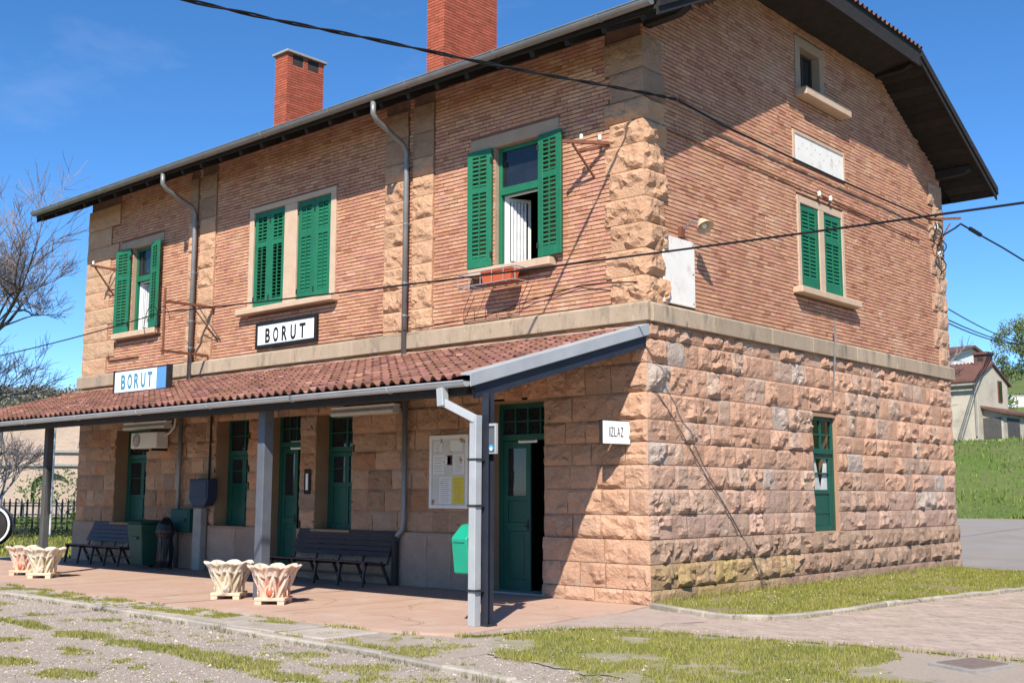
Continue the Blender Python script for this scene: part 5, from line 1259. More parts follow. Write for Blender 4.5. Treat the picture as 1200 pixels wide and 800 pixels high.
# platform
mb = MB(); mb.prism([(-19.5, -3.9), (-14.0, -4.2), (-9.0, -4.66), (-5.5, -4.70), (-2.3, -4.75), (-.2, -4.66), (.45, -4.36), (.38, -3.6), (.45, -2.8), (.30, -2.0), (.36, -1.2), (.18, -.5), (.08, -.10), (.0, .05), (-LX, .05), (-19.5, .05)], -.12, .0, 'z')
plat = mb.build('platform', 'paving', None, kind='structure')
for x in (-16.4, -13.1, -9.8, -6.5, -3.2): MB().box(x, x + .012, -4.4, -.02, -.006, .0025).build('paving_joint', 'soil', plat)
ap = [(.05, .0), (.2, -.3), (.8, -.62), (1.35, -.85), (1.75, -1.3), (1.5, -1.8), (1.7, -2.3), (1.2, -2.72), (.92, -3.1), (.74, -3.7), (.60, -4.25), (.35, -4.42), (.0, -3.0)]
sheet_poly('pavement', 'apron', ap, -.011)
crk = MB()
for k in range(16):
    r = random.Random(700 + k); x, y = r.uniform(-7, 1.2), r.uniform(-4.3, -.8); a = r.uniform(0, 6.28); px, py = x, y
    for j in range(14):
        a += r.uniform(-.55, .55); qx, qy = px + .11 * math.cos(a), py + .11 * math.sin(a)
        if -4.4 < qy < -.1 and qx < .3 or (-2.6 < qy < -1.0 and qx < 1.3):
            nx_, ny_ = -math.sin(a) * .004, math.cos(a) * .004
            crk.add([(px - nx_, py - ny_, .0022), (qx - nx_, qy - ny_, .0022), (qx + nx_, qy + ny_, .0022), (px + nx_, py + ny_, .0022)], [(0, 1, 2, 3)])
        px, py = qx, qy
crk.build('paving_crack', 'soil', plat, kind='stuff')
# pale slabs between the platform and the kerb
strip = MB().box(-20, 1.6, -5.62, -4.5, -.11, -.03).build('slab_strip', 'gravel', None, kind='structure')
x = -19.8
while x < -.6:
    w = rnd.uniform(.85, 1.25); yk = -5.50 - .035 * (x + 8)
    yk = max(-5.62, min(-5.28, yk)); z = rnd.uniform(-.016, -.006)
    if x > -9.5 or rnd.random() < .5:
        mb = MB(); mb.add([(x, yk, -.05), (x + w, yk - .02, -.05), (x + w, -4.80, -.05), (x, -4.80, -.05), (x, yk, z), (x + w, yk - .02, z + rnd.uniform(-.006, .006)), (x + w, -4.80, z), (x, -4.80, z)], BOXF)
        mb.build('slab', 'slab', strip, bevel=.01)
    x += w + rnd.uniform(.02, .10)
# kerb between slabs and gravel
kp = [(-20, -5.2), (-13, -5.30), (-8.81, -5.48), (-6.9, -5.52), (-4.8, -5.62), (-3.06, -5.73), (-1.41, -5.88), (0, -5.97), (1.0, -6.07), (2.04, -6.25), (3.08, -6.44), (4.3, -6.7)]
def along(poly, step):
    out = []
    for (a, b), (c, d) in zip(poly[:-1], poly[1:]):
        L_ = math.hypot(c - a, d - b); n = max(1, round(L_ / step))
        for i in range(n): out.append(((a + (c - a) * i / n, b + (d - b) * i / n), (a + (c - a) * (i + 1) / n, b + (d - b) * (i + 1) / n)))
    return out
kroot = MB().box(-20, -19.9, -5.3, -5.2, -.2, -.1).build('kerb', 'slab', None, kind='structure')
for (a, b) in along(kp, 1.0):
    z = .012 + rnd.uniform(-.012, .012); d = Vector((b[0] - a[0], b[1] - a[1], 0)).normalized() * .006
    MB().bar((a[0] + d.x, a[1] + d.y, z - .10), (b[0] - d.x, b[1] - d.y, z - .10 + rnd.uniform(-.008, .008)), .12, .2).build('kerb_stone', 'kerbstone', kroot, bevel=.02)
# lawn with its own curved kerb
lk = [(.15, -.14), (.88, -.46), (1.40, -.68), (1.85, -.72), (2.24, -.48), (2.42, .14), (2.51, 1.39), (2.58, 2.79), (2.72, 3.94), (2.93, 5.19), (3.1, 6.74), (3.3, 8.6), (3.4, 10.6)]
lawn_poly = [(.02, -.05)] + lk + [(2.9, 10.9), (1.72, 11.1), (.6, 11.55), (.05, 11.9)]
sheet_poly('lawn_soil', 'soil', lawn_poly, .03)
lroot = MB().box(.1, .2, 8, 8.1, -.2, -.1).build('lawn_kerb', 'slab', None, kind='structure')
for (a, b) in along(lk, .55):
    z = .045 + rnd.uniform(-.01, .01); d = Vector((b[0] - a[0], b[1] - a[1], 0)).normalized() * .005
    MB().bar((a[0] + d.x, a[1] + d.y, z - .10), (b[0] - d.x, b[1] - d.y, z - .10), .12, .2).build('kerb_stone', 'kerbstone', lroot, bevel=.02)
# paver path round the corner
PB = (0.3, 9.0, -3.0, 13.0)
def in_poly(x, y, poly):
    c = False; n = len(poly)
    for i in range(n):
        (x1, y1), (x2, y2) = poly[i], poly[i - 1]
        if (y1 > y) != (y2 > y) and x < (x2 - x1) * (y - y1) / (y2 - y1) + x1: c = not c
    return c
patch_top = [(.72, -3.83), (.89, -3.09), (1.27, -2.73), (1.95, -2.46), (2.82, -2.34), (3.4, -2.22), (4.14, -2.05), (4.6, -2.0), (5.09, -2.05), (5.91, -2.0), (9, -1.9)]
path_poly = [(.62, -3.4), (.9, -2.7), (1.2, -2.2), (1.15, -1.4), (.75, -.55)] + lk[1:] + [(3.6, 13), (9.5, 13), (9.5, -1.9)] + patch_top[::-1][1:]
path = sheet_poly('path', 'gravel', [(.0, .04), (.55, -.6), (1.0, -2.0), (.3, -5.2), (11.9, -5.2), (11.9, 13), (0.2, 13)], -.034)
vs, fs = [], []
sheet_poly('path_bed', 'paverbed', path_poly, -.024)
ra = R(-14)
for row in range(-60, 150):
    for c in range(-20, 75):
        u = c * .205 + (.1025 if row % 2 else 0); v = row * .105
        x = 1.0 + u * math.cos(ra) - v * math.sin(ra); y = -3.0 + u * math.sin(ra) + v * math.cos(ra)
        if x > 9.4 or not in_poly(x, y, path_poly): continue
        z = -.014 + rnd.uniform(-.003, .003); tx, ty = rnd.uniform(-.002, .002), rnd.uniform(-.002, .002); b = len(vs)
        for k, (du, dv) in enumerate(((-.0975, -.0465), (.0975, -.0465), (.0975, .0465), (-.0975, .0465))):
            px, py = x + du * math.cos(ra) - dv * math.sin(ra), y + du * math.sin(ra) + dv * math.cos(ra); vs += [(px, py, -.055), (px, py, z + tx * (1 if du > 0 else -1) + ty * (1 if dv > 0 else -1))]
        fs += [(b + 1, b + 3, b + 5, b + 7), (b, b + 2, b + 3, b + 1), (b + 2, b + 4, b + 5, b + 3), (b + 4, b + 6, b + 7, b + 5), (b + 6, b, b + 1, b + 7)]
np_mesh('paver', 'paver', vs, fs, path, kind='stuff')
# asphalt yard to the right, following the terrain
vs = []; nr, na2 = 26, 40
for i in range(nr + 1):
    for k in range(na2 + 1):
        az = R(-40 + 80 * k / na2); d0 = 25.9 + (1.2 if az > R(18) else 0); d = d0 + (48.6 - d0) * i / nr
        x = CAM.x - d * math.sin(az); y = CAM.y + d * math.cos(az); vs.append((x, y, terrain(x, y) - .03))
np_mesh('road', 'asphalt', vs, [(i * (na2 + 1) + k, i * (na2 + 1) + k + 1, (i + 1) * (na2 + 1) + k + 1, (i + 1) * (na2 + 1) + k) for i in range(nr) for k in range(na2)], kind='structure', smooth=True)
t = thing('manhole_cover', (5.64, -2.66, 0), 'square rusty manhole cover set in gravel at the right of the grass patch', 'manhole cover')
mb = MB(); mb.add([(5.36, -2.86, -.05), (5.80, -3.06, -.05), (5.93, -2.49, -.05), (5.51, -2.30, -.05), (5.36, -2.86, .004), (5.80, -3.06, .004), (5.93, -2.49, .004), (5.51, -2.30, .004)], BOXF); mb.build('cover', 'manhole', t, bevel=.01)
mb = MB(); mb.add([(5.30, -2.90, -.06), (5.84, -3.13, -.06), (5.99, -2.45, -.06), (5.49, -2.22, -.06), (5.30, -2.90, -.006), (5.84, -3.13, -.006), (5.99, -2.45, -.006), (5.49, -2.22, -.006)], BOXF); mb.build('rim', 'concrete', t)

# ------------------------------------------------------------------ grass, weeds, pebbles
nr_ = np.random.default_rng(5)
def blades(name, m, pts, hmin, hmax, w, kind='stuff', lean=.6):
    n = len(pts); p = np.asarray(pts, float)
    a = nr_.uniform(0, 2 * math.pi, n); h = nr_.uniform(hmin, hmax, n) * (p[:, 3] if p.shape[1] > 3 else 1); la = nr_.uniform(0, 2 * math.pi, n); l = h * nr_.uniform(0.1, lean, n)
    dx, dy = np.cos(a) * w / 2, np.sin(a) * w / 2
    V = np.empty((n, 3, 3)); V[:, 0] = np.stack([p[:, 0] - dx, p[:, 1] - dy, p[:, 2]], 1); V[:, 1] = np.stack([p[:, 0] + dx, p[:, 1] + dy, p[:, 2]], 1)
    V[:, 2] = np.stack([p[:, 0] + np.cos(la) * l, p[:, 1] + np.sin(la) * l, p[:, 2] + h], 1)
    return np_mesh(name, m, V.reshape(-1, 3), np.arange(n * 3).reshape(-1, 3), kind=kind)
def edge_dist(x, y, poly):
    best = 9.0; n = len(poly)
    for i in range(n):
        (x1, y1), (x2, y2) = poly[i - 1], poly[i]; dx, dy = x2 - x1, y2 - y1; L2 = dx * dx + dy * dy or 1e-9
        t = max(0.0, min(1.0, ((x - x1) * dx + (y - y1) * dy) / L2)); best = min(best, math.hypot(x - x1 - t * dx, y - y1 - t * dy))
    return best
def scatter(poly, n, z, thr=None, sc=1.0, off=0.0, soft=.25, edge=0.0):
    xs = [q[0] for q in poly]; ys = [q[1] for q in poly]; out = []
    x0, x1, y0, y1 = min(xs), max(xs), min(ys), max(ys); tries = 0
    while len(out) < n and tries < n * 12:
        tries += 1; x = rnd.uniform(x0, x1); y = rnd.uniform(y0, y1)
        if not in_poly(x, y, poly): continue
        hs_ = 1.0
        if thr is not None:
            v = noise.noise(Vector((x * sc + off, y * sc, off))) + .5 * noise.noise(Vector((x * sc * 3 + off, y * sc * 3, off + 5))) + .35 * noise.noise(Vector((x * sc * 9, y * sc * 9 + off, off)))
            th = thr
            if edge: th = thr + .9 * max(0.0, 1 - edge_dist(x, y, poly) / edge)
            if v < th: continue
            hs_ = .45 + min(1.0, (v - th) / soft) * .55
        out.append((x, y, z, hs_))
    return out
inner = [(.08, .0), (.9, -.38), (1.85, -.64), (2.36, .14), (2.45, 1.39), (2.52, 2.79), (2.66, 3.94), (2.87, 5.19), (3.04, 6.74), (3.24, 8.6), (3.3, 10.6), (1.72, 11.05), (.6, 11.5), (.1, 11.8)]
blades('lawn_grass', 'grass', scatter(inner, 38000, .03, -.33, 1.1, 3), .02, .06, .014)
gp = [(.70, -3.85), (.90, -3.08), (1.28, -2.72), (1.95, -2.44), (2.82, -2.32), (3.4, -2.2), (4.14, -2.04), (4.6, -2.08), (5.0, -2.45), (4.95, -3.0), (5.05, -3.4), (5.6, -3.8), (6.3, -4.1), (6.9, -4.8), (5.2, -5.9), (3.9, -5.95), (3.1, -5.6), (2.4, -5.5), (1.65, -5.3), (.8, -4.6)]
def wiggle(poly, amp, step=.12):
    out = []
    for (a, b) in along(poly + poly[:1], step): k = noise.noise(Vector((a[0] * 3, a[1] * 3, 4))) + .6 * noise.noise(Vector((a[0] * 9, a[1] * 9, 2))); cx, cy = 3.2, -3.6; out.append((a[0] - (a[0] - cx) * amp * (.5 + k), a[1] - (a[1] - cy) * amp * (.5 + k)))
    return out
sheet_poly('grass_patch_soil', 'patchsoil', wiggle(gp, .10), -.029)
blades('patch_grass', 'grass', scatter(gp, 40000, -.038, -.42, 1.2, 8, edge=.30), .02, .065, .012)
pts = scatter([(-4.0, -4.45), (2.5, -4.9), (5.5, -6.4), (3.3, -6.35), (-4.5, -5.5)], 5500, -.035, .22, 1.5, 21)
blades('yard_grass', 'grass', pts, .015, .055, .011)
def strip_poly(c, w0): return [(x, y + w) for (x, y), w in zip(c, w0)] + [(x, y - w) for (x, y), w in list(zip(c, w0))[::-1]]
s1 = [(-12, -7.0), (-8, -7.1), (-5.34, -7.15), (-3.64, -7.27), (-2.14, -7.30), (-1.02, -7.26), (.03, -7.30), (.65, -7.36), (1.45, -7.48), (2.1, -7.5)]
blades('track_grass', 'grass', scatter(strip_poly(s1, [.22, .22, .22, .26, .30, .34, .42, .38, .28, .16]), 12000, -.045, -.42, 1.5, 2, edge=.24), .015, .06, .011)
s2 = [(-6, -8.6), (-3, -8.7), (-1.69, -8.74), (-.88, -8.76), (.05, -8.80), (.8, -8.84), (1.6, -8.9)]
blades('track_grass', 'grass', scatter(strip_poly(s2, [.2, .22, .26, .26, .24, .18, .12]), 6000, -.045, -.38, 1.6, 5, edge=.2), .015, .055, .011)
kw = []
for (a, b) in along(kp[2:], .05):
    for k in range(3):
        v = noise.noise(Vector((a[0] * 1.6, 7, 0)))
        if v > -.1: kw.append((a[0] + rnd.uniform(-.04, .04), a[1] - .07 + rnd.uniform(-.10, .05), -.04, .6 + v))
for k_, (pl_, nn_, tt_) in enumerate((([(-9, -6.0), (-2, -6.15), (2.5, -6.5), (3.0, -7.1), (-2, -6.75), (-9, -6.6)], 4500, .20), ([(1.2, -6.9), (4.2, -6.9), (4.2, -8.6), (1.6, -8.2)], 4500, .10), ([(-4, -7.7), (1.5, -7.9), (2.5, -8.5), (-4, -8.4)], 2500, .26), ([(-.8, -4.75), (1.2, -4.9), (1.0, -6.0), (-1.2, -5.8)], 2600, .12))):
    blades('moss_patch', 'grass', scatter(pl_, nn_, -.04, tt_, 1.7, 31 + 5 * k_), .01, .045, .011)
blades('kerb_weeds', 'weed', kw * 3, .025, .09, .010)
sg = [(-13, -4.5), (-9.78, -4.87), (-8.91, -4.68), (-7.2, -4.74), (-5.5, -4.85), (-2.5, -4.85), (-1, -4.9), (-3, -5.3), (-6.34, -5.40), (-7.48, -5.3), (-13, -5.1)]
blades('slab_grass', 'grass', scatter(sg, 14000, -.012, .04, 1.6, 14), .012, .045, .011)
pe = []
for (a, b) in along([(-12, -4.5), (-9.0, -4.7), (-5.5, -4.75), (-2.3, -4.80), (-.2, -4.72), (.55, -4.36)], .03):
    if noise.noise(Vector((a[0] * 1.3, 3, 1))) > .02: pe += [(a[0] + rnd.uniform(-.03, .03), a[1] + rnd.uniform(-.08, .03), -.02, 1.0) for k in range(5)]
blades('edge_grass', 'grass', pe, .02, .06, .013)
ae = []
for (a, b) in along([(1.7, -2.3), (1.2, -2.72), (.92, -3.1), (.74, -3.7), (.60, -4.25), (.35, -4.42)], .02): ae += [(a[0] + rnd.uniform(-.02, .10), a[1] + rnd.uniform(-.08, .02), -.03, 1.1) for k in range(4)]
for (a, b) in along(patch_top, .025): ae += [(a[0] + rnd.uniform(-.02, .02), a[1] + rnd.uniform(-.10, .04), -.03, .9 + .5 * noise.noise(Vector((a[0] * 4, 1, 1)))) for k in range(4)]
for (a, b) in along(lk, .03):
    v_ = noise.noise(Vector((a[0] * 2.5, a[1] * 2.5, 6)))
    if v_ > -.15: ae += [(a[0] + rnd.uniform(-.10, .0), a[1] + rnd.uniform(-.02, .08), .02, 1.1) for k in range(3)] + [(a[0] + rnd.uniform(.04, .10), a[1] - rnd.uniform(.02, .09), -.02, .7) for k in range(2)]
blades('pavement_edge_grass', 'grass', ae, .03, .07, .012)
lb = []
for (a, b) in along([(.1, .2), (.12, 4), (.12, 11)], .04): lb += [(a[0] + rnd.uniform(.0, .2), a[1], .03, 1.2) for k in range(4)]
blades('wall_foot_grass', 'grass', lb, .04, .12, .014)
dz = [(x, y, z + .05) for x, y, z, h in scatter(inner, 260, .03, .0, .7, 1)] + [(x, y, z + .06) for x, y, z, h in scatter(gp, 60, -.01, .1, .7, 1)]
V = []; F_ = []
for x, y, z in dz:
    b = len(V); r_ = rnd.uniform(.008, .014)
    V += [(x + r_ * math.cos(k * 1.0472), y + r_ * math.sin(k * 1.0472), z + rnd.uniform(0, .006)) for k in range(6)] ; F_ += [(b, b + 1, b + 2, b + 3), (b, b + 3, b + 4, b + 5)]
np_mesh('daisies', 'daisy', V, F_, kind='stuff')
# loose stones on the gravel: small tetrahedral chips
peb = scatter([(-14, -4.9), (5.5, -4.6), (8.5, -2.2), (8.5, -4.6), (8, -9), (2.5, -11), (-4, -9.5), (-14, -6.5)], 30000, -.045)
n = len(peb); p = np.array(peb)[:, :3]; p[:, 2] += np.where((p[:, 0] > .3) & (p[:, 1] > -5.2), .014, .005)
s = nr_.uniform(.005, .014, n) * np.where(nr_.random(n) < .015, 2.0, 1.0); V = np.empty((n, 4, 3)); th = nr_.uniform(0, 6.28, n)
for k in range(3):
    V[:, k] = p + np.stack([np.cos(th + k * 2.094) * s, np.sin(th + k * 2.094) * s, np.zeros(n)], 1)
V[:, 3] = p + np.stack([nr_.normal(0, .3, n) * s, nr_.normal(0, .3, n) * s, s * nr_.uniform(.6, 1.1, n)], 1)
idx = np.arange(n)[:, None] * 4
np_mesh('loose_stones', 'pebble', V.reshape(-1, 3), np.concatenate([idx + [0, 1, 3], idx + [1, 2, 3], idx + [2, 0, 3]]), kind='stuff')

# ------------------------------------------------------------------ background at the left: wheelset, fence, yard, old masonry, bare trees
t = thing('railway_wheelset', (-24.6, 1.2, 0), 'preserved railway wheelset with white painted rims standing on the grass at far left', 'wheelset')
ad = Vector((.55, .83, 0)).normalized(); ad = Vector((.80, -.12, 0)).normalized(); cw = Vector((-25.2, .72, .62))
def ring(c, ax, prof, n=28):
    u1 = ax.cross(Vector((0, 0, 1))).normalized(); u2 = ax.cross(u1)
    vs = [c + ax * h + (u1 * math.cos(2 * math.pi * j / n) + u2 * math.sin(2 * math.pi * j / n)) * r_ for r_, h in prof for j in range(n)]
    return vs, [(i * n + j, i * n + (j + 1) % n, (i + 1) * n + (j + 1) % n, (i + 1) * n + j) for i in range(len(prof) - 1) for j in range(n)]
axl = Vector((.62, -.78, 0)).normalized()
for k in (-1, 1):
    c0 = cw + axl * (.0 if k > 0 else -1.45)
    mb = MB(); mb.add(*ring(c0, axl, [(.09, .10), (.20, .10), (.22, .04), (.46, .03), (.48, .05), (.48, -.05), (.2, -.05), (.09, -.09)])); wq = mb.build('wheel', 'iron', t, smooth=False)
    mb = MB(); mb.add(*ring(c0, axl, [(.51, .055), (.52, .075), (.575, .075), (.585, .06), (.585, .055)])); mb.build('painted_rim', 'railwhite', wq)
    mb = MB(); mb.add(*ring(c0, axl, [(.585, .06), (.60, .03), (.61, -.05), (.64, -.06), (.64, -.09), (.48, -.09), (.48, .055)])); mb.build('tyre', 'darksteel', wq)
mb = MB(); mb.tube([cw + axl * .25, cw + axl * .1, cw - axl * 1.55, cw - axl * 1.75], [.07, .085, .085, .07], 12); mb.build('axle', 'iron', t)
MB().bar(cw + Vector((-.2, .0, -.66)) - axl * .1, cw + Vector((.2, .1, -.66)) - axl * 1.4, .1).build('chock_rail', 'rust', t)

def fence_run(a, b, label):
    a = Vector(a); b = Vector(b); L_ = (b - a).length; n = int(L_ / .22); d = (b - a) / n
    t = thing('picket_fence', tuple((a + b) / 2), label, 'fence')
    for z in (.22, 1.18): MB().bar(a + Vector((0, 0, z)), b + Vector((0, 0, z)), .03, .05).build('rail', 'iron', t)
    me = None
    for i in range(n + 1):
        p = a + d * i
        if me is None: mb = MB(); mb.box(-.035, .035, -.02, .02, .05, 1.35).box(-.02, .02, -.015, .015, 1.35, 1.45); o = mb.build('picket', 'iron', t, origin=(0, 0, 0)); me = o.data
        else: o = link('picket', me, t)
        o.location = p - WLOC[t.name]; o.rotation_euler = (0, 0, math.atan2(d.y, d.x))
    return t
fa_, fb_ = Vector((-38.5, 2.2, -.05)), Vector((-31.6, 10.2, -.05))
fence_run(fa_, fb_, 'dark iron picket fence overgrown with plants behind the left post')
V, F_ = [], []
def leafcloud(V, F_, c, rad, n, s, r, squash=1.0):
    for _ in range(n):
        d = Vector((r.gauss(0, 1), r.gauss(0, 1), r.gauss(0, 1) * squash)).normalized() * (r.random() ** .4); p = Vector(c) + Vector((d.x * rad, d.y * rad, d.z * rad))
        a = Vector((r.gauss(0, 1), r.gauss(0, 1), r.gauss(0, 1))).normalized(); q = a.orthogonal().normalized(); w = s * r.uniform(.6, 1.3); b = len(V)
        V.extend([p - a * w, p + q * w * .5, p + a * w, p - q * w * .5]); F_.append((b, b + 1, b + 2, b + 3))
r = random.Random(4)
for i in range(46):
    p = fa_.lerp(fb_, r.random()); leafcloud(V, F_, p + Vector((r.uniform(-.2, .3), r.uniform(-.2, .3), r.uniform(.15, 1.2))), r.uniform(.2, .45), 60, .055, r)
o = np_mesh('fence_ivy', 'ivyleaf', [tuple(v) for v in V], F_); tag(o, 'ivy and weeds climbing through the dark picket fence', 'ivy')

def old_building():
    c = Vector((-61.0, 20.5, 0)); es = Vector((.667, .745, 0)).normalized(); en = Vector((es.y, -es.x, 0)); fr = Frame(c + Vector((0, 0, .8)), es, en)
    t = thing('old_warehouse', tuple(c), 'long pinkish masonry building with arches far behind the left end of the platform', 'building')
    holes = [(-9.6, -7.4, 0, 2.0), (-5.6, -3.4, 0, 2.0), (-.9, 1.5, 0, 2.1), (4, 6.4, 0, 2.0), (8, 10.2, 0, 2.0)]
    wins = [(-8.2, -7.5, 3.9, 4.9), (-3.5, -2.8, 3.9, 4.9), (1.9, 2.6, 3.9, 4.9), (6.6, 7.3, 3.9, 4.9)]
    mb = MB(fr); walls_with_holes(mb, -16, 14, -1, 5.6, 0, holes + wins)
    mb.box(-16, 14, -8, -.4, -1, 5.55); mb.build('wall', 'oldstone', t)
    for s0, s1, z0, z1 in holes:
        m = MB(fr); n = 8; cx = (s0 + s1) / 2; rr = (s1 - s0) / 2
        vs = [(cx - rr * math.cos(math.pi * k / n), .03, z1 - .9 + .9 * math.sin(math.pi * k / n)) for k in range(n + 1)] + [(s1, .03, z1 + .1), (s0, .03, z1 + .1)]
        m.add(vs, [(n + 2, k, k + 1) if k < n // 2 else (n + 1, k, k + 1) for k in range(n)] + [(n + 2, n // 2, n + 1)]); m.build('arch', 'oldstone', t)
    for s0, s1, z0, z1 in wins: f = MB(fr).box(s0 - .1, s1 + .1, -.05, .05, z0 - .15, z0).build('window', 'concrete', t); MB(fr).box(s0, s1, -.3, -.25, z0, z1).build('pane', 'darkglass', f)
    for z in (2.55, 3.4): MB(fr).box(-16, 14, 0, .18, z, z + .16).build('ledge', 'concrete', t)
    m = MB(fr); m.prism([(.4, 5.55), (-4.2, 5.8), (-8.4, 5.55)], -16.3, 14.3, 's'); m.build('roof', 'farroof', t)
old_building()
t = thing('yard_wall', (-50, 14, 0), 'low pale concrete wall crossing the grass in front of the old masonry building', 'wall')
MB().bar((-55, 7, .75), (-45.2, 19, .75), .3, .7).build('wall', 'slab', t)
t = thing('pipe_railing', (-47, 12, 0), 'grey tubular railing in the grass beyond the picket fence', 'railing')
ra_, rb_ = Vector((-49, 6, 0)), Vector((-41.5, 15, 0))
for z in (.6, 1.15): mb = MB(); mb.tube([ra_ + Vector((0, 0, z)), rb_ + Vector((0, 0, z))], .035, 6); mb.build('rail', 'steelblue', t)
for i in range(6): p = ra_.lerp(rb_, i / 5); mb = MB(); mb.tube([p, p + Vector((0, 0, 1.15))], .04, 6); mb.build('post', 'steelblue', t)
t = thing('lamp_pole', (-33.6, 6.9, 0), 'slender white lamp pole beside the left end of the station', 'pole')
mb = MB(); mb.tube([(-33.3, 7.25, 0), (-33.3, 7.25, 4.75)], .055, 8, r2=.04); mb.build('pole', 'railwhite', t); mb = MB(); mb.lathe((-33.3, 7.25, 4.7), [(.05, 0), (.16, .05), (.14, .2), (.02, .28)], 10); mb.build('lamp_head', 'railwhite', t)

def grow(mb_t, mb_w, p, d, L_, r_, depth, rr, spread, minr, upb=.12, nch=(3, 4)):
    pts = [p]; q = p.copy(); dd = d.copy(); seg = 4
    for k in range(seg):
        dd = (dd + Vector((rr.gauss(0, .16), rr.gauss(0, .16), rr.gauss(0, .12) + upb * .3))).normalized(); q = q + dd * (L_ / seg); pts.append(q.copy())
    (mb_t if depth >= 3 else mb_w).tube(pts, max(r_, minr), 6 if depth >= 3 else 3, r2=max(r_ * .6, minr * .8))
    if depth == 0: return
    n = rr.choice(nch) if depth > 1 else rr.choice([5, 6])
    for k in range(n):
        f = rr.uniform(.35, 1.0); i = min(seg - 1, int(f * seg)); b = pts[i].lerp(pts[i + 1], f * seg - i)
        ax = Vector((rr.gauss(0, 1), rr.gauss(0, 1), rr.gauss(0, .6))).normalized()
        nd = (dd + ax * spread).normalized(); nd.z += upb * .5; grow(mb_t, mb_w, b, nd.normalized(), L_ * rr.uniform(.55, .8), r_ * rr.uniform(.45, .62), depth - 1, rr, spread, minr, upb, nch)
def bare_tree(p, h, seed, label, depth=5, tr=.3, bark='bark', twig='twig', minr=.012, spread=.75, group=None, upb=.12, nch=(3, 4)):
    t = thing('bare_tree', tuple(p), label, 'tree', group); rr = random.Random(seed); a, b = MB(), MB(); p = Vector(p)
    q = p + Vector((rr.uniform(-.3, .3), rr.uniform(-.3, .3), h * .28)); a.tube([p, p.lerp(q, .5) + Vector((.1, 0, 0)), q], tr, 9, r2=tr * .8)
    for k in range(5):
        an = k * 1.257 + rr.uniform(-.3, .3); d = Vector((math.cos(an) * .75, math.sin(an) * .75, rr.uniform(.5, 1.1))).normalized(); grow(a, b, q + Vector((0, 0, -.1 * k)), d, h * .30, tr * .55, depth - 1, rr, spread, minr, upb, nch)
    a.build('trunk', bark, t, smooth=True); b.build('crown', twig, t); return t
bare_tree((-32.7, 2.0, -.05), 14.2, 3, 'large leafless tree with mauve twigs at the left edge', depth=6, tr=.24, minr=.0085, upb=.17, nch=(4, 4, 5))
bare_tree((-42.5, 9.2, 0), 5.6, 8, 'small leafless tree with pale trunk left of the left awning post', depth=4, tr=.1, bark='palebark', twig='twig', minr=.014)
bare_tree((-45.6, 10.6, 0), 6.2, 9, 'young leafless tree with whitish trunk nearer the left edge under the awning', depth=4, tr=.11, bark='palebark', twig='twig', minr=.014)
V, F_ = [], []
r = random.Random(6)
for i in range(1100):
    az = R(r.uniform(57, 73)); d = r.uniform(140, 256); x = CAM.x - d * math.sin(az); y = CAM.y + d * math.cos(az); leafcloud(V, F_, (x, y, terrain(x, y) + 1.0), r.uniform(.8, 2.2), 45, .28, r)
np_mesh('hill_woods', 'darkleaf', [tuple(v) for v in V], F_, kind='stuff')
for k, (x, y, s) in enumerate(((-53.5, 17.3, 1.3), (-51.2, 19.6, 1.0), (-55.2, 13.0, .8))):
    V, F_ = [], []
    for j in range(8): leafcloud(V, F_, (x + r.uniform(-1, 1) * s, y + r.uniform(-1, 1) * s, .5 + r.uniform(0, 1.6) * s), .7 * s, 130, .10, r)
    o = np_mesh('yard_shrub', 'ivyleaf', [tuple(v) for v in V], F_); tag(o, ('largest round green shrub before the arches', 'medium green shrub nearest to the station end wall', 'small green shrub furthest left before the arches')[k], 'shrub', 'shrubs before the old masonry building')

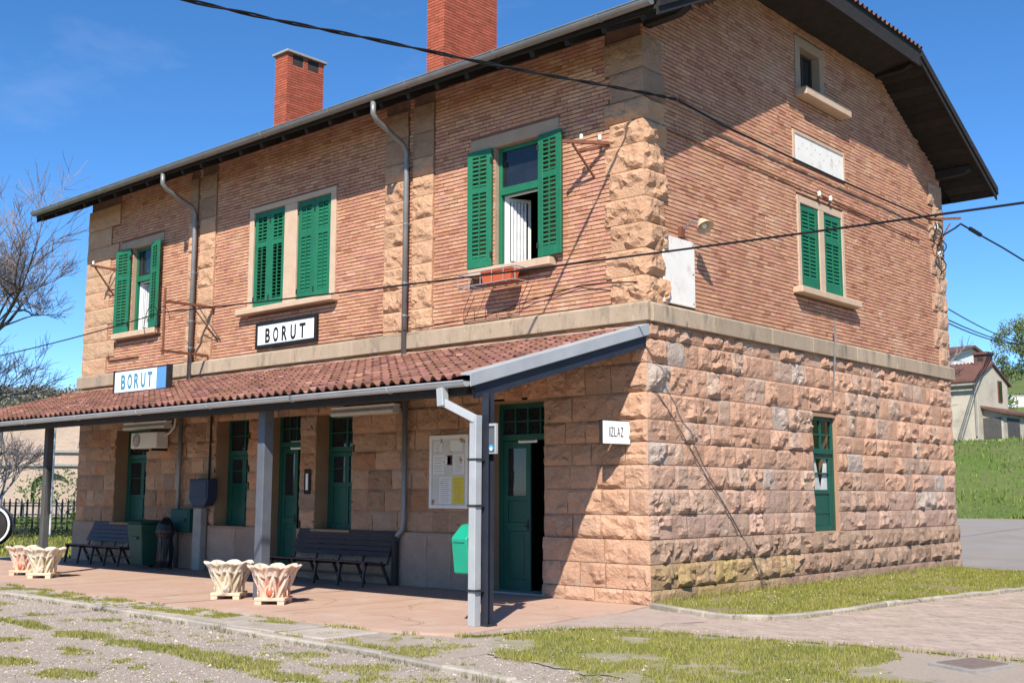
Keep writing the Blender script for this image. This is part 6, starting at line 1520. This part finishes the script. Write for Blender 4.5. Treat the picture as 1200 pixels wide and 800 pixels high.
# ------------------------------------------------------------------ background at the right: bank, farmhouse, tree, wall
def far_house():
    c = Vector((-11.9, 44.5, 0)); zb = 4.55; rd = Vector((.745, .667, 0)); ang_ = R(45)
    es = Vector((rd.x * math.cos(ang_) + rd.y * math.sin(ang_), rd.y * math.cos(ang_) - rd.x * math.sin(ang_), 0)); en = Vector((es.y, -es.x, 0))
    fr = Frame(c + Vector((0, 0, zb)), es, en)
    t = thing('farmhouse', tuple(c), 'old cream plastered farmhouse with red roof and chimney on the green bank', 'house')
    L0, L1, D0, D1 = -5.5, 1.0, -3.9, 0.0; ez, rz = 2.9, 3.8; ridge = -1.95
    mb = MB(fr); mb.add([(L0, D1, -1), (L1, D1, -1), (L1, D1, ez), (L0, D1, ez)], [(0, 1, 2, 3)])
    mb.add([(L1, D1, -1), (L1, D0, -1), (L1, D0, ez), (L1, ridge, rz), (L1, D1, ez)], [(0, 1, 2, 3, 4)]); mb.add([(L0, D0, -1), (L1, D0, -1), (L1, D0, ez), (L0, D0, ez)], [(0, 1, 2, 3)]); mb.build('wall', 'plaster', t)
    rf = MB(fr); o = .25
    for a, b in ((D1 + .3, ridge), (D0 - .3, ridge)):
        za = ez - .3 * (rz - ez) / 1.95; rf.add([(L0, a, za), (L1 + .12, a, za), (L1 + .12, b, rz + .02), (L0, b, rz + .02), (L0, a, za + .1), (L1 + .12, a, za + .1), (L1 + .12, b, rz + .13), (L0, b, rz + .13)], BOXF)
        n = 34
        for k in range(n): s = L0 + (L1 - L0 + .1) * k / n; rf.add([(s, a, za + .1), (s + .1, a, za + .1), (s + .1, b, rz + .13), (s, b, rz + .13), (s + .02, a, za + .16), (s + .08, a, za + .16), (s + .08, b, rz + .19), (s + .02, b, rz + .19)], BOXF)
    rf.build('roof', 'farroof', t)
    ch = MB(fr).box(.25, .95, -2.3, -1.6, 3.5, 4.32).build('chimney', 'farroof', t); MB(fr).box(.18, 1.02, -2.4, -1.5, 4.32, 4.45).build('chimney_cap', 'farroof', ch); MB(fr).box(.45, .75, -1.595, -1.58, 4.0, 4.18).build('flue_opening', 'dark', ch)
    MB(fr).box(.90, .97, .02, .09, 0, 2.8).build('downpipe', 'concrete', t)
    MB(fr).box(L0, L1 + .1, .28, .40, ez - .32, ez - .22).build('gutter', 'concrete', t)
    w = MB(fr).box(1.0, 1.05, -3.1, -2.6, 1.9, 3.0).build('window', 'rust', t); MB(fr).box(1.05, 1.06, -3.05, -2.65, 1.95, 2.95).build('pane', 'darkglass', w)
    mb = MB(fr); mb.add([(1.0, -.6, -1), (2.0, -.6, -1), (2.0, -4.4, -1), (1.0, -4.4, -1), (1.0, -.6, 1.45), (2.0, -.6, 1.15), (2.0, -4.4, 1.15), (1.0, -4.4, 1.45)], BOXF); an = mb.build('annex', 'plaster', t)
    mb = MB(fr); mb.add([(.98, -.3, 1.46), (2.25, -.3, 1.10), (2.25, -4.6, 1.10), (.98, -4.6, 1.46), (.98, -.3, 1.58), (2.25, -.3, 1.22), (2.25, -4.6, 1.22), (.98, -4.6, 1.58)], BOXF); mb.build('roof', 'farroof', an)
    MB(fr).box(2.0, 2.04, -2.6, -1.1, -.1, .95).build('door', 'greywood', an)
    MB(fr).box(1.0, 1.9, -.6, -.56, -.1, .95).build('door', 'greywood', an)
    c2 = Vector((-15.7, 53.4, 0)); fr2 = Frame(c2 + Vector((0, 0, 5.2)), es, en)
    t2 = thing('farmhouse', tuple(c2), 'white farmhouse half hidden behind the cream one on the bank', 'house')
    mb = MB(fr2); mb.add([(-5, 0, -1), (.6, 0, -1), (.6, 0, 4.8), (-5, 0, 4.8), (.6, -4, -1), (.6, -4, 4.8), (.6, -2, 5.3)], [(0, 1, 2, 3), (1, 4, 5, 6, 2)]); mb.build('wall', 'white', t2)
    mb = MB(fr2); mb.add([(-5, .35, 4.7), (.85, .35, 4.7), (.85, -2, 5.25), (-5, -2, 5.25), (-5, .35, 4.85), (.85, .35, 4.85), (.85, -2, 5.4), (-5, -2, 5.4)], BOXF); mb.add([(-5, -4.35, 4.7), (.85, -4.35, 4.7), (.85, -2, 5.25), (-5, -2, 5.25), (-5, -4.35, 4.85), (.85, -4.35, 4.85), (.85, -2, 5.4), (-5, -2, 5.4)], BOXF); mb.build('roof', 'farroof', t2)
far_house()
t = thing('retaining_wall', (-13, 66, 8), 'long low white wall on the slope below the olive tree', 'wall')
wx = []
for k in range(9): x = -17.5 + k * 2.2; y = 63.5 + k * 1.7; wx.append((x, y))
mb = MB()
for a, b in zip(wx[:-1], wx[1:]): mb.bar((*a, terrain(*a) + .15), (*b, terrain(*b) + .15), .3, .7)
mb.build('wall', 'white', t)
mb = MB()
for a, b in zip(wx[:-1], wx[1:]): mb.bar((*a, terrain(*a) + .56), (*b, terrain(*b) + .56), .34, .12)
mb.build('coping', 'concrete', t)
def leafy_tree(p, h, rad, seed, label, m='leaf'):
    t = thing('leafy_tree', tuple(p), label, 'tree'); rr = random.Random(seed); a = MB(); b = MB(); p = Vector(p); q = p + Vector((.2, 0, h * .42)); a.tube([p, p.lerp(q, .5) + Vector((-.1, .1, 0)), q], .24, 8, r2=.16)
    tips = []
    for k in range(7):
        an = k * .9 + rr.uniform(-.3, .3); e = q + Vector((math.cos(an) * rad * rr.uniform(.4, .8), math.sin(an) * rad * rr.uniform(.4, .8), rr.uniform(.1, .5) * h)); a.tube([q, q.lerp(e, .5) + Vector((0, 0, .2)), e], .1, 5, r2=.03); tips.append(e)
    a.build('trunk', 'bark', t, smooth=True); V, F_ = [], []
    for k in range(58):
        an = rr.uniform(0, 6.28); f = rr.random() ** .6; c = p + Vector((math.cos(an) * rad * f, math.sin(an) * rad * f, h * (.30 + .66 * rr.random() * (1 - .35 * f)))); leafcloud(V, F_, c, rr.uniform(.4, .85), 150, .085, rr)
    np_mesh('crown', m, [tuple(Vector(v) - p) for v in V], F_, t); return t
zt = terrain(-17.2, 70.5)
leafy_tree((-17.0, 72.2, zt - .1), 7.2, 2.5, 5, 'grey green leafy tree on the hillside at the right edge')
bare_tree((-13.2, 42.6, 4.0), 7.2, 21, 'thin leafless tree between the station corner and the cream farmhouse', depth=4, tr=.09, minr=.014, spread=.9)
V, F_ = [], []
for i in range(60):
    az = R(r.uniform(14, 21)); d = r.uniform(62, 84); x = CAM.x - d * math.sin(az); y = CAM.y + d * math.cos(az)
    if abs(x + 11) < 4 and abs(y - 45) < 5: continue
    leafcloud(V, F_, (x, y, terrain(x, y) + .3), r.uniform(.3, .8), 60, .10, r, .5)
np_mesh('slope_bushes', 'ivyleaf', [tuple(v) for v in V], F_, kind='stuff')
tp = []
for i in range(26000):
    az = R(r.uniform(8, 30)); d = 48.5 + 60 * r.random() ** 1.6; x = CAM.x - d * math.sin(az); y = CAM.y + d * math.cos(az); v = noise.noise(Vector((x * .5, y * .5, 2))); tp.append((x, y, terrain(x, y) - .1, .5 + max(0, v) * 1.5))
blades('bank_grass', 'bankgrass', tp, .08, .32, .08)
tp = []
for i in range(9000):
    az = R(r.uniform(60, 72)); d = r.uniform(27, 60); x = CAM.x - d * math.sin(az); y = CAM.y + d * math.cos(az)
    if x > -19.6 and y < 0: continue
    tp.append((x, y, -.085, 1))
blades('meadow_grass', 'grass', tp, .05, .16, .05)
for k, (a, b) in enumerate((((-6.06, 26.99, 8.69), (-11.91, 52.5, 10.67)), ((-6.08, 26.98, 8.22), (-11.92, 52.49, 10.48)), ((-6.4, 29.0, 8.13), (-11.92, 52.49, 10.40)))):
    a, b = Vector(a), Vector(b); b2 = a.lerp(b, 1.5); cable(sag(a, b2, .25, 10), .028, ('highest of the three thin wires above the far farmhouse', 'middle of the three thin wires above the far farmhouse', 'lowest of the three thin wires above the far farmhouse')[k], 4, 'overhead_wire')
